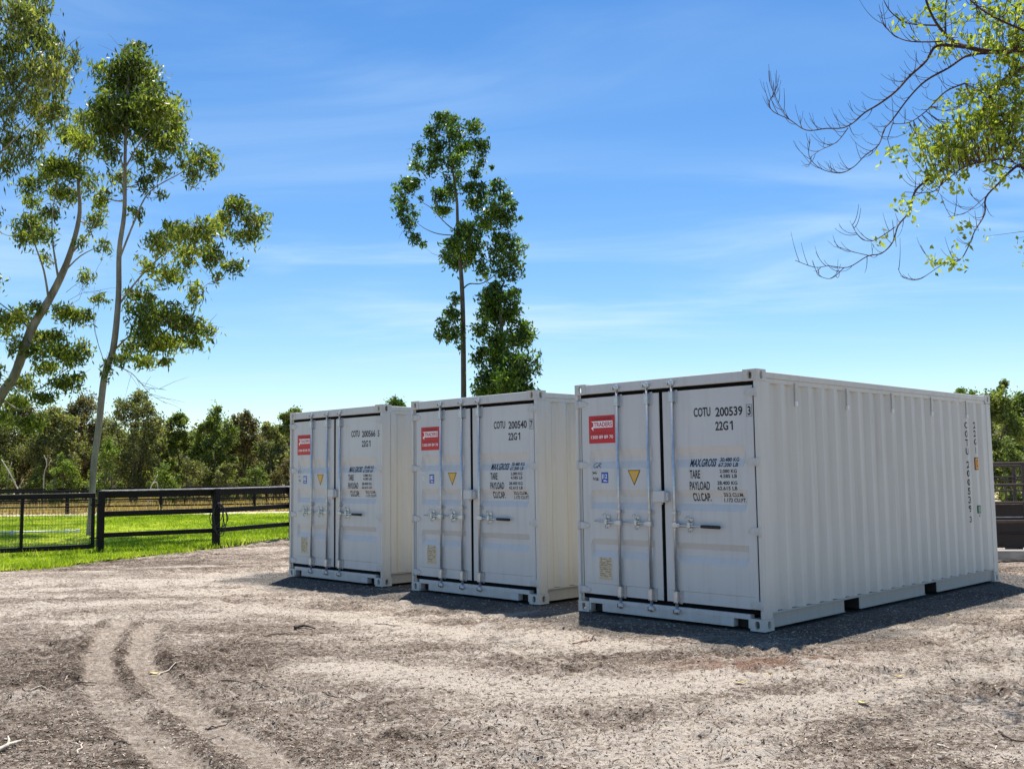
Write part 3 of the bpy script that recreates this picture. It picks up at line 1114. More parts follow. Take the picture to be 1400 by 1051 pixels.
def container(k, number, check, label):
    (ox, oy), t = POSE[k]
    root = empty('shipping_container', (ox, oy, 0.0), label, 'shipping container', 'shipping containers set side by side on the yard', t)
    for nm, me in FRAME:
        put(nm, me, root)
    for su, u in ((1, 0.0), (-1, CW)):
        for sv, v in ((1, 0.0), (-1, CL)):
            for sz, z in ((1, 0.0), (-1, CZ)):
                put('corner_casting', CAST[su, sv, sz], root, (u, v, z))
    walls = [put('side_wall', me, root) for me in SHARED['sides']]
    put('rear_wall', SHARED['rear'], root)
    put('roof', SHARED['roof'], root)
    doors = [put('door', SHARED['door%d' % i], root) for i in (0, 1)]
    for i in (0, 1):
        put('gasket', SHARED['gasket%d' % i], doors[i])
        for z in (2.362, 1.660, 0.972, 0.250):
            put('hinge', SHARED['hinge%d' % (1 - 2 * i)], doors[i], ((0, CW)[i], 0, z))
    # lock rods
    for u, kind in ((0.632, 'L'), (1.056, 'L'), (1.392, 'R')):
        r = put('lock_rod', SHARED['rod'], root, (u, 0.000, 0))
        for z, fl in ((0.112, 1), (2.520, -1)):
            put('cam', SHARED['cam'], r, (0, -0.004, z), None if fl > 0 else (0, math.pi, 0))
            put('keeper', SHARED['keeper'], r, (0, -0.004, z))
        put('guide_bracket', SHARED['guide'], r, (0, 0, 2.372))
        put('guide_bracket', SHARED['guide'], r, (0, 0, 0.262))
        put('rod_clip', SHARED['clip'], r, (0, 0, 1.140))
        put('handle_hub', SHARED['hub'], r, (0, 0, 1.015))
        if kind == 'L':
            put('handle', SHARED['hleft'], r, (0, 0, 1.018))
            put('handle_catch', SHARED['catch'], r, (-0.175, 0, 1.018))
        else:
            put('handle', SHARED['hright'], r, (0, 0, 1.010))
            put('grip', SHARED['grip'], r, (0, 0, 1.010))
            put('handle_catch', SHARED['catch'], r, (0.195, 0, 1.010))
    # lock box over the joint
    b = MB()
    b.box(1.142, 1.292, -0.050, 0.026, 1.250, 1.372, 0, 0.006)
    b.box(1.292, 1.318, -0.020, 0.028, 1.262, 1.355, 0, 0.004)
    b.box(1.205, 1.240, -0.030, 0.010, 1.225, 1.250, 0, 0.004)
    b.build('lock_box', M['door_paint'], doors[1])
    # lettering on the right leaf
    o = obs
    T = [("COTU", o(1.673), o(1.882), 2.142, 2.238), (number, o(1.942), o(2.266), 2.132, 2.228), (check, o(2.325), o(2.362), 2.130, 2.222), ("22G", o(1.937), o(2.092), 1.990, 2.083)]
    for s, a, c, d, e in T:
        on_door([text_fit(s, a, c, d, e, BOLD) + (0, 0)], 'identification_code', M['ink'], doors[1])
    one = (np.array([(o(2.132), 1.990), (o(2.148), 1.990), (o(2.148), 2.083), (o(2.134), 2.083), (o(2.112), 2.066), (o(2.112), 2.050), (o(2.132), 2.062)]), [(0, 1, 2, 3, 6), (3, 4, 5, 6)])
    on_door([one + (0, 0)], 'identification_code', M['ink'], doors[1])
    if k < 2:
        bx = [rect(o(2.310), o(2.314), 2.116, 2.240), rect(o(2.372), o(2.376), 2.116, 2.240), rect(o(2.314), o(2.372), 2.116, 2.120), rect(o(2.314), o(2.372), 2.236, 2.240)]
        on_door([q + (0, 0) for q in bx], 'check_digit_box', M['ink'], doors[1])
    T = [("MAX.GROSS", 1.604, 1.923, 1.621, 1.705), ("30.480 KG", 1.964, 2.192, 1.670, 1.712), ("67.200 LB", 1.955, 2.190, 1.616, 1.658),
         ("TARE", 1.601, 1.731, 1.500, 1.588), ("2.080 KG", 1.972, 2.178, 1.555, 1.592), ("4.585 LB", 1.972, 2.178, 1.504, 1.542),
         ("PAYLOAD", 1.597, 1.849, 1.380, 1.469), ("28.400 KG", 1.940, 2.180, 1.434, 1.472), ("62.615 LB", 1.940, 2.180, 1.380, 1.418),
         ("CU.CAP.", 1.616, 1.841, 1.264, 1.350), ("33.2 CU.M.", 2.000, 2.240, 1.312, 1.352), ("1.172 CU.FT.", 1.996, 2.261, 1.258, 1.298)]
    for s, a, c, d, e in T:
        on_door([text_fit(s, o(a), o(c), d, e, BOLD) + (0, 0)], 'weight_lettering', M['ink'], doors[1])
    # red dealer sign on the left leaf
    u0, u1, z0, z1 = o(0.214), o(0.599), 1.906, 2.222
    du, dz = u1 - u0, z1 - z0
    R = lambda a, c, d, e: (u0 + a * du, u0 + c * du, z0 + d * dz, z0 + e * dz)
    fl = [rect(u0, u1, z0, z1) + (0, 0)]
    a, c, d, e = R(0.10, 0.92, 0.56, 0.80)
    arrow = np.array([(a + 0.02, d + 0.015), (a - 0.005, d), (a + 0.03, d - 0.035), (a + 0.03, d), (c, d), (c, e), (a - 0.005, e), (a + 0.03, e - 0.018), (a + 0.03, d + 0.015)])
    fl.append((arrow, [(0, 1, 2, 3), (0, 3, 4, 8), (8, 4, 5, 7), (7, 5, 6)], 1, 0.0012))
    fl.append(text_fit("TRADERS", *R(0.20, 0.90, 0.60, 0.76), 0.02) + (0, 0.0024))
    fl.append(text_fit("CONTAINER", *R(0.12, 0.90, 0.835, 0.93), 0.01) + (2, 0.0012))
    fl.append(rect(*R(0.12, 0.90, 0.365, 0.380)) + (2, 0.0012))
    fl.append(text_fit("1300 89 89 70", *R(0.08, 0.93, 0.165, 0.285), 0.02) + (1, 0.0012))
    on_door(fl, 'dealer_sign', [M['red'], M['white'], M['dark_red']], doors[0], 0.003)
    # blue label
    u0, u1, z0, z1 = o(0.386), o(0.486), 1.456, 1.577
    fl = [rect(u0, u1, z0, z1) + (0, 0), text_fit("12" if k == 0 else "E", u0 + 0.034, u1 - 0.014, z0 + 0.052, z1 - 0.02, 0.02) + (1, 0.0012),
          rect(u0 + 0.012, u0 + 0.022, z0 + 0.045, z1 - 0.02) + (1, 0.0012), rect(u0 + 0.03, u1 - 0.014, z0 + 0.016, z0 + 0.024) + (1, 0.0012), rect(u0 + 0.03, u1 - 0.03, z0 + 0.03, z0 + 0.036) + (1, 0.0012)]
    on_door(fl, 'blue_label', [M['blue'], M['white']], doors[0])
    # warning triangle, point down
    a, c, d, e = o(0.770), o(0.949), 1.427, 1.597
    mid_ = (a + c) / 2
    tri = lambda s: (np.array([(mid_ + (a - mid_) * s, e - (1 - s) * 0.045), (mid_, e - (1 - s) * 0.045 - (e - d) * s), (mid_ + (c - mid_) * s, e - (1 - s) * 0.045)]), [(0, 1, 2)])
    fl = [tri(1.0) + (0, 0), tri(0.84) + (1, 0.0012)]
    for j, (wd, zz) in enumerate(((0.070, 1.560), (0.055, 1.545), (0.044, 1.528), (0.030, 1.510), (0.020, 1.494))):
        fl.append(rect(mid_ - wd / 2, mid_ + wd / 2, zz, zz + 0.006) + (2, 0.0024))
    on_door(fl, 'warning_triangle', [M['ink'], M['yellow'], M['plate']], doors[0])
    # riveted data plate
    u0, u1, z0, z1 = o(0.328), o(0.516), 0.375, 0.622
    fl = [rect(u0, u1, z0, z1) + (0, 0)]
    r = random.Random(k)
    z = z1 - 0.022
    while z > z0 + 0.02:
        q = u0 + 0.014
        while q < u1 - 0.03:
            wd = r.uniform(0.03, 0.12)
            fl.append(rect(q, min(q + wd, u1 - 0.012), z - 0.002, z + 0.002) + (1, 0.0012))
            q += wd + r.uniform(0.01, 0.06)
        z -= r.choice((0.014, 0.018, 0.024))
    on_door(fl, 'data_plate', [M['plate'], M['ink']], doors[0])
    # marker scribbles beside the blue label
    S = lambda L, w=0.006: (lambda p: stroke([(o(0.321) + (x - 0.5) * 0.12, 1.655 + (y - 0.5) * 0.07) for x, y in p], w))(L) + (0, 0)
    G = {0: [[[(0.45, 0.9), (0.15, 0.8), (0.0, 0.4), (0.2, 0.1), (0.45, 0.3), (0.4, 0.5)], [(0.45, 0.3), (0.55, 0.1), (0.65, 0.9), (0.9, 0.75), (0.65, 0.5), (1.0, 0.1)]],
             [[(-0.1, -0.5), (0.45, -0.9)], [(0.4, -0.4), (-0.05, -1.0)], [(-0.05, -0.7), (0.5, -0.75)]],
             [[(0.0, -1.9), (0.05, -1.4), (0.25, -1.9), (0.3, -1.4)], [(0.42, -1.95), (0.45, -1.5), (0.65, -1.6), (0.45, -1.75), (0.7, -1.85), (0.42, -1.95)]]],
         1: [[[(-0.2, -0.4), (0.0, -0.2), (0.15, -0.6)]], [[(-0.2, -1.0), (0.1, -1.3), (-0.1, -1.6), (0.2, -1.9)]]],
         2: [[[(0.0, 0.6), (-0.3, 0.4), (-0.1, 0.0)], [(0.2, 0.6), (0.4, 0.2), (0.1, 0.1)]], [[(-0.1, -0.6), (0.2, -0.9)], [(0.2, -0.6), (-0.1, -0.9)]],
             [[(-0.1, -1.5), (0.1, -1.9), (0.1, -1.4), (0.35, -1.9), (0.4, -1.4)]]]}[k]
    for word in G:
        on_door([S(g) for g in word], 'marker_writing', M['ink'] if k != 1 else M['white'], doors[0])
    # lashing points along both sides
    for v in (0.752, 1.868, 2.984, 4.100, 5.216):
        put('lashing_point', SHARED['ring'], walls[1], (CW - 0.010, v, 2.425))
        put('lashing_point', SHARED['ring'], walls[0], (0.010, v, 2.425), (0, 0, math.pi))
    return root, walls


def wall_u(v):
    prof = corrugated(0.170, 5.905, 0.278, 0.046, 0.10, True)
    return CW - 0.012 - np.interp(v, [p[0] for p in prof], [p[1] for p in prof])


def side_print(wall, number, check):
    """vertical lettering wrapped on the corrugated side"""
    def wrap(flat, name, mats):
        bm = bmesh.new()
        for vs, fs, mi, ex in flat:
            bv = [bm.verts.new((ex, v[0], v[1])) for v in vs]
            for f in fs:
                try:
                    bm.faces.new([bv[i] for i in f]).material_index = mi
                except ValueError:
                    pass
        for a, _ in corrugated(0.170, 5.905, 0.278, 0.046, 0.10, True):
            bmesh.ops.bisect_plane(bm, geom=bm.verts[:] + bm.edges[:] + bm.faces[:], plane_co=(0, a, 0), plane_no=(0, 1, 0), dist=1e-5)
        for v in bm.verts:
            v.co.x = wall_u(v.co.y) + 0.0025 + v.co.x
        me = bpy.data.meshes.new(name)
        bm.to_mesh(me); bm.free()
        for m in mats:
            me.materials.append(m)
        link(name, me, wall)
    fl, z = [], 2.195
    for ch in "COTU":
        fl.append(text_fit(ch, 5.178, 5.228, z - 0.092, z, 0.022) + (0, 0)); z -= 0.118
    z -= 0.06
    for ch in number:
        fl.append(text_fit(ch, 5.178 if ch != '1' else 5.195, 5.228 if ch != '1' else 5.208, z - 0.092, z, 0.022) + (0, 0)); z -= 0.118
    z -= 0.03
    fl.append(text_fit(check, 5.182, 5.224, z - 0.08, z, 0.022) + (0, 0))
    for q in fl:
        wrap([q], 'side_character', [M['ink']])
    fl, z = [], 2.200
    for ch in "22G1":
        fl.append(text_fit(ch, 5.462 if ch != '1' else 5.478, 5.512 if ch != '1' else 5.492, z - 0.088, z, 0.022) + (0, 0)); z -= 0.115
    for q in fl:
        wrap([q], 'side_character', [M['ink']])
    wrap([rect(5.455, 5.560, 1.544, 1.715) + (0, 0), rect(5.467, 5.548, 1.556, 1.703) + (1, 0.0012), rect(5.488, 5.528, 1.58, 1.68) + (0, 0.0024), rect(5.500, 5.520, 1.60, 1.66) + (1, 0.0034)], 'side_height_label', [M['ink'], M['orange']])
    wrap([rect(5.460, 5.555, 0.955, 1.062) + (0, 0), rect(5.472, 5.543, 0.967, 1.050) + (1, 0.0012), rect(5.495, 5.520, 0.905, 0.945) + (0, 0)], 'side_green_label', [M['ink'], M['green_label']])


for k, num, chk, lab in ((0, "200539", "3", 'nearest white shipping container numbered 200539, its long ribbed side in full view'),
                         (1, "200540", "7", 'middle white shipping container numbered 200540, between the other two'),
                         (2, "200566", "5", 'farthest white shipping container numbered 200566, nearest the black fence')):
    rt, wls = container(k, num, chk, lab)
    if k == 0:
        side_print(wls[1], num, chk)

# ------------------------------------------------------------------ trees
def tree(name, label, cat, Y, trunk, clumps, bark_m, leaf_m, leaf=(0.15, 0.034), droop=1.1, per_m3=420, depth=1.6, group=None, limbs=(), seed=1, min_n=30,
         base_w=None, lift=0.55, twig=0.012, sub=9, sigma=0.44, dead=()):
    """trunk: [(px,py,radius m)], clumps: [(px,py,rx px,ry px)], all at about distance Y; every clump has its own depth"""
    global rng
    rng = np.random.default_rng(seed)
    rnd = random.Random(seed)
    base = at(trunk[0][0], trunk[0][1], Y)
    base.z = 0
    root = empty(name, base, label, cat, group)
    B = Vector(base)
    s = Y / CF
    tp = catmull([tuple(at(x, y, Y)) + (r,) for x, y, r in trunk], 4)
    tb = MB()
    pts = [Vector(q[:3]) for q in tp]
    pts[0].z = min(pts[0].z, -0.05)
    rads = [q[3] for q in tp]
    rads[0] *= 1.35
    tb.tube([p - B for p in pts], rads, 10)
    tb.build('trunk', bark_m, root)
    nodes = [(p, r) for p, r in zip(pts, rads)][2:]
    lb = MB()
    for L in limbs:
        dY = rnd.gauss(0, depth * 0.35)
        q = catmull([tuple(at(x, y, Y + dY * min(1, i / 2.0))) + (r,) for i, (x, y, r) in enumerate(L)], 4)
        lb.tube([Vector(a[:3]) - B for a in q], [a[3] * 0.62 for a in q], 7)
        nodes += [(Vector(a[:3]), a[3] * 0.62) for a in q[1:]]
    C = []
    for (x, y, rx, ry) in clumps:
        dY = max(-1.5 * depth, min(1.5 * depth, rnd.gauss(0, depth * 0.6)))
        c = at(x, y, Y + dY)
        C.append((c, rx * s, ry * s))
    tpn = [n[0] for n in nodes]
    order = sorted(C, key=lambda c: min((c[0] - p).length for p in tpn))
    for c, rx, rz in order:
        best, bd = None, 1e9
        for p, r in nodes:
            d = c - p
            cost = d.length + max(0, -d.z + 0.25 * math.hypot(d.x, d.y)) * 1.2
            if cost < bd:
                bd, best = cost, (p, r)
        p, r = best
        d = c - p
        r0 = max(twig, min(r * 0.55, 0.012 + 0.016 * d.length))
        path = []
        nn = 5
        for i in range(nn + 1):
            t = i / nn
            q = p + d * t
            q = q + Vector((rnd.gauss(0, 1), rnd.gauss(0, 1), rnd.gauss(0, 0.6))) * (0.05 * d.length * math.sin(math.pi * t))
            q.z -= (0.10 * d.length) * math.sin(math.pi * t) * (1 if d.z > 0 else -0.4)
            path.append((q, r0 * (1 - 0.72 * t)))
        lb.tube([q - B for q, _ in path], [w for _, w in path], 5, 0, False)
        nodes += path[1:]
        for _ in range(7):                                        # twigs inside the clump
            e = c + Vector((rnd.gauss(0, 0.6) * rx, rnd.gauss(0, 0.6) * rx, rnd.gauss(0, 0.6) * rz))
            m_ = (c + e) / 2 + Vector((0, 0, 0.1 * rz))
            lb.tube([c - B, m_ - B, e - B], [twig * 0.8, twig * 0.6, twig * 0.3], 3, 0, False)
    for L, r0 in dead:                                            # bare twigs at the crown's edge
        q = catmull([tuple(at(x, y, Y)) for x, y in L], 3)
        lb.tube([Vector(a) - B for a in q], list(np.linspace(r0, 0.004, len(q))), 4, 0, False)
        for j in range(2, len(q) - 1):
            a = Vector(q[j]); d = (Vector(q[j + 1]) - a).normalized()
            e = a + (d + Vector((rnd.gauss(0, 0.6), rnd.gauss(0, 0.6), rnd.gauss(0.1, 0.5)))) * rnd.uniform(0.25, 0.6)
            lb.tube([a - B, (a + e) / 2 - B + Vector((0, 0, 0.03)), e - B], [0.006, 0.005, 0.003], 3, 0, False)
    lb.build('branches', bark_m, root)['kind'] = 'stuff'
    cen, tint = [], []
    for c, rx, rz in C:
        n = max(min_n, int(per_m3 * rx * rx * max(rz, rx) ** 0.6 * 4.0))
        dirs = unit(rng.normal(size=(sub, 3))) * rng.uniform(0.25, 0.95, sub)[:, None]
        sc = np.array(c) + dirs * np.array((rx, rx, rz))
        pick = rng.integers(0, sub, n)
        g = rng.normal(size=(n, 3)) * np.array((rx, rx, rz)) * sigma
        g[:, :2] *= 0.75
        g[:, 2] = -np.abs(g[:, 2]) * (0.6 + 0.8 * min(1.5, droop)) + 0.35 * rz
        cen.append(sc[pick] + g)
        st = rng.normal(0, 0.13, sub)
        tint.append(np.clip(0.45 + st[pick] + rng.normal(0, 0.30, n) + rng.normal(0, 0.12), 0, 1))
    cen = np.concatenate(cen) - np.array(B)
    tint = np.concatenate(tint)
    cr = link('crown', quads_mesh('crown', leaf_verts(cen, leaf[0], leaf[1], droop), leaf_m, tint), root)
    cr['kind'] = 'stuff'
    return root


def zc(L, sx, ox, oy):
    return [(ox + a / sx, oy + b / sx, c / sx, d / sx) for a, b, c, d in L]


# slender gum that stands behind the gate post
tree('gum_tree', 'slender gum tree with a bare pale trunk rising behind the gate post', 'tree', 28.0,
     [(123, 737, 0.11), (125, 700, 0.092), (128, 640, 0.086), (135, 583, 0.088), (143, 513, 0.09), (155, 476, 0.088), (162, 406, 0.078), (163, 343, 0.068), (170, 290, 0.058), (171, 220, 0.045), (173, 150, 0.04), (178, 75, 0.02)],
     [(178, 85, 30, 26), (158, 108, 28, 25), (195, 115, 30, 28), (143, 140, 24, 22), (215, 142, 30, 28), (237, 162, 24, 28), (180, 150, 40, 28), (242, 188, 18, 24), (200, 182, 28, 20), (150, 175, 26, 20), (225, 195, 20, 14), (182, 66, 16, 12),
      (278, 213, 20, 16), (264, 240, 13, 17), (290, 232, 9, 14), (225, 228, 16, 13), (200, 242, 15, 13), (219, 268, 9, 7), (250, 222, 9, 8),
      (327, 278, 20, 13), (350, 300, 20, 17), (337, 318, 20, 12), (302, 300, 17, 15), (268, 310, 26, 20), (240, 318, 24, 18), (216, 330, 20, 15), (292, 345, 20, 16), (318, 362, 15, 11), (298, 378, 9, 10), (255, 350, 18, 18), (202, 365, 15, 14), (236, 375, 20, 14), (265, 396, 16, 16),
      (190, 400, 17, 14), (215, 433, 28, 20), (250, 440, 26, 16), (282, 448, 16, 17), (196, 455, 20, 16), (230, 468, 26, 12), (266, 470, 13, 9), (174, 420, 9, 14), (178, 470, 15, 13), (166, 492, 13, 10), (197, 492, 18, 8), (146, 500, 10, 15), (225, 492, 12, 7), (205, 415, 16, 12),
      (163, 240, 16, 18), (150, 212, 18, 18), (140, 270, 14, 18), (186, 292, 12, 12), (190, 215, 14, 12)],
     M['gum_bark'], M['leaf_gum'], (0.20, 0.058), 1.2, 960, 1.2, seed=11,
     limbs=[[(163, 355, 0.05), (185, 300, 0.04), (205, 262, 0.03), (250, 235, 0.022), (278, 213, 0.012)],
            [(160, 420, 0.05), (195, 375, 0.04), (240, 335, 0.03), (300, 300, 0.02), (345, 295, 0.012)],
            [(155, 480, 0.045), (190, 450, 0.03), (240, 440, 0.02), (280, 448, 0.012)],
            [(171, 230, 0.04), (195, 190, 0.03), (225, 160, 0.015)], [(171, 235, 0.035), (160, 200, 0.025), (145, 145, 0.012)]],
     dead=[([(158, 500), (180, 510), (198, 528), (225, 532)], 0.014), ([(190, 520), (205, 538), (228, 552)], 0.008), ([(146, 505), (130, 455), (128, 420)], 0.012)])

# leaning gum whose foot is outside the picture
tree('gum_tree', 'leaning gum tree with a thick trunk slanting in at the picture edge', 'tree', 30.0,
     [(-85, 733, 0.20), (-40, 630, 0.17), (0, 543, 0.145), (20, 513, 0.138), (43, 450, 0.13), (67, 410, 0.115), (87, 370, 0.10), (100, 333, 0.078), (109, 290, 0.06), (107, 243, 0.045), (112, 200, 0.035), (116, 160, 0.02)],
     [(115, 160, 19, 17), (95, 182, 19, 13), (112, 192, 22, 15), (76, 226, 22, 15), (97, 232, 22, 16), (60, 238, 17, 11), (42, 252, 19, 13), (85, 262, 22, 14), (122, 247, 15, 17), (46, 275, 15, 11), (70, 287, 15, 11),
      (40, 308, 25, 17), (30, 325, 14, 13), (60, 320, 15, 13), (126, 302, 16, 13), (142, 338, 12, 12), (112, 330, 10, 8), (118, 378, 14, 10), (62, 352, 10, 10), (135, 280, 10, 14),
      (25, 430, 22, 15), (8, 446, 14, 12), (52, 418, 11, 9), (95, 428, 24, 12), (120, 430, 12, 12), (135, 410, 12, 9), (72, 462, 24, 14), (92, 482, 26, 14), (116, 472, 15, 11), (50, 482, 17, 12), (20, 470, 14, 13), (66, 502, 18, 9), (30, 522, 20, 12), (86, 522, 20, 9),
      (25, 546, 18, 11), (60, 542, 18, 9), (110, 515, 11, 7), (8, 572, 15, 12), (38, 576, 20, 12), (-25, 440, 25, 20), (-40, 500, 30, 20), (-30, 380, 30, 25), (-60, 300, 40, 30), (-20, 300, 20, 20)],
     M['gum_bark'], M['leaf_gum'], (0.20, 0.056), 1.2, 880, 1.6, seed=12,
     limbs=[[(67, 412, 0.06), (60, 370, 0.045), (48, 335, 0.03), (40, 305, 0.015)], [(80, 382, 0.06), (72, 330, 0.04), (72, 290, 0.03), (80, 240, 0.014)],
            [(43, 452, 0.06), (20, 430, 0.035), (-20, 400, 0.02)], [(95, 350, 0.05), (120, 320, 0.035), (140, 290, 0.02)],
            [(85, 375, 0.045), (110, 350, 0.03), (140, 335, 0.014)], [(12, 520, 0.05), (45, 535, 0.03), (90, 505, 0.022), (125, 480, 0.012)],
            [(0, 543, 0.05), (30, 560, 0.03), (60, 535, 0.02), (90, 520, 0.010)]],
     dead=[([(90, 400), (110, 385), (132, 380)], 0.010), ([(95, 410), (115, 400), (135, 398)], 0.008)])

# tall weeping gum, crown only in the corner
tree('gum_tree', 'tall weeping gum tree whose hanging crown fills the upper corner above the leaning gum', 'tree', 24.0,
     [(-190, 745, 0.30), (-175, 600, 0.25), (-140, 430, 0.21), (-100, 300, 0.17), (-60, 190, 0.13), (-30, 110, 0.09), (-5, 30, 0.06), (10, -60, 0.03)],
     [(22, 15, 28, 24), (50, 30, 24, 24), (16, 60, 20, 28), (60, 52, 24, 20), (40, 90, 20, 25), (85, 72, 20, 20), (103, 76, 11, 18), (66, 97, 26, 22), (88, 102, 16, 16), (15, 112, 20, 28), (50, 125, 20, 22), (76, 122, 14, 18), (10, 150, 18, 25), (60, 150, 26, 18),
      (20, 188, 20, 22), (80, 146, 14, 14), (46, 185, 20, 18), (10, 225, 18, 16), (36, 212, 14, 13), (0, 90, 20, 40), (-30, 60, 30, 60), (-40, 150, 30, 60), (-80, 60, 40, 60), (-90, 200, 40, 50), (20, -30, 40, 30), (-30, -30, 40, 40), (62, 12, 10, 10), (-110, 120, 40, 40), (-150, 250, 40, 40)],
     M['gum_bark'], M['leaf_gum2'], (0.20, 0.044), 1.9, 1150, 1.4, seed=13,
     limbs=[[(-60, 190, 0.08), (-20, 175, 0.05), (25, 135, 0.035), (50, 90, 0.025), (65, 55, 0.012)], [(-45, 150, 0.06), (0, 110, 0.04), (10, 60, 0.025), (20, 10, 0.012)], [(-90, 270, 0.07), (-30, 235, 0.04), (20, 190, 0.025), (60, 150, 0.012)]])

# lone tall gum behind the middle container, and the dense tree beside it
Z3 = (2.444, 520, 130)
tree('gum_tree', 'tall straight gum tree standing alone against the sky behind the middle container', 'tree', 45.0,
     [(634, 700, 0.19), (634, 560, 0.13), (633.5, 478, 0.118), (632.5, 416, 0.105), (630.5, 375, 0.095), (627, 335, 0.08), (625.5, 302, 0.07), (624.5, 273, 0.06), (620, 240, 0.05), (616, 212, 0.04), (612, 180, 0.03), (608, 160, 0.015)],
     zc([(200, 76, 34, 26), (240, 76, 28, 24), (180, 120, 32, 35), (240, 120, 38, 34), (305, 110, 33, 28), (335, 160, 32, 38), (280, 170, 38, 38), (190, 180, 38, 38), (230, 205, 42, 38), (123, 180, 23, 28), (125, 230, 25, 30), (170, 235, 27, 38), (335, 220, 22, 26), (310, 262, 27, 16), (262, 268, 22, 22), (372, 240, 8, 8),
         (85, 296, 36, 26), (110, 298, 26, 26), (68, 345, 26, 33), (90, 388, 31, 33), (92, 430, 28, 36), (113, 478, 25, 25), (142, 505, 15, 20), (55, 312, 16, 16), (135, 345, 10, 14),
         (185, 330, 26, 34), (215, 332, 32, 36), (203, 382, 32, 18), (235, 300, 26, 22),
         (300, 310, 33, 28), (335, 322, 28, 33), (312, 365, 38, 32), (347, 402, 32, 36), (390, 308, 32, 36), (420, 340, 28, 38), (443, 368, 18, 30), (412, 410, 42, 32), (385, 370, 33, 33), (350, 440, 28, 20), (468, 412, 8, 6),
         (272, 460, 42, 38), (302, 450, 36, 32), (248, 500, 42, 36), (312, 500, 40, 36), (228, 540, 30, 30), (260, 560, 34, 24), (292, 540, 28, 28), (342, 572, 28, 36), (347, 600, 17, 16),
         (400, 490, 36, 36), (432, 500, 36, 36), (468, 520, 20, 30), (390, 540, 32, 36), (440, 560, 36, 36), (470, 592, 14, 24), (420, 600, 32, 28),
         (250, 682, 23, 24), (235, 722, 28, 26), (257, 740, 20, 33), (215, 770, 28, 33), (237, 800, 32, 28), (265, 800, 20, 28), (198, 802, 18, 22), (265, 845, 12, 14)], *Z3),
     M['gum_bark_dark'], M['leaf_dense'], (0.22, 0.085), 0.9, 620, 1.1, seed=21, min_n=30,
     limbs=[[(626, 318, 0.05), (610, 306, 0.04), (590, 285, 0.03), (575, 275, 0.02), (562, 262, 0.012)], [(627, 322, 0.045), (600, 320, 0.035), (580, 312, 0.025), (565, 300, 0.012)],
            [(633, 395, 0.06), (642, 388, 0.05), (660, 387, 0.04), (680, 372, 0.025), (695, 345, 0.012)], [(630, 375, 0.05), (640, 350, 0.035), (655, 330, 0.02), (680, 290, 0.012)]])
tree('gum_tree', 'bushy dark green tree close beside the tall lone gum', 'tree', 43.0,
     [(688, 700, 0.20), (689, 600, 0.15), (688, 520, 0.12), (686, 460, 0.09), (684, 420, 0.05), (683, 395, 0.02)],
     zc([(380, 680, 45, 36), (420, 680, 36, 36), (350, 722, 36, 36), (400, 740, 48, 42), (450, 730, 36, 36), (480, 772, 32, 36), (340, 790, 34, 42), (390, 810, 48, 42), (450, 810, 48, 42), (507, 800, 14, 20), (330, 858, 34, 42), (390, 880, 48, 48), (450, 880, 48, 42), (510, 880, 26, 30),
         (350, 940, 42, 36), (410, 950, 48, 36), (470, 940, 48, 42), (525, 908, 14, 26), (370, 995, 55, 30), (440, 995, 55, 30), (318, 980, 18, 22), (382, 650, 32, 28), (450, 662, 26, 26), (490, 975, 30, 25), (345, 1050, 60, 40), (440, 1060, 70, 50), (400, 1130, 80, 60)], *Z3),
     M['gum_bark_dark'], M['leaf_dense'], (0.23, 0.09), 0.8, 640, 1.3, seed=22, min_n=40)


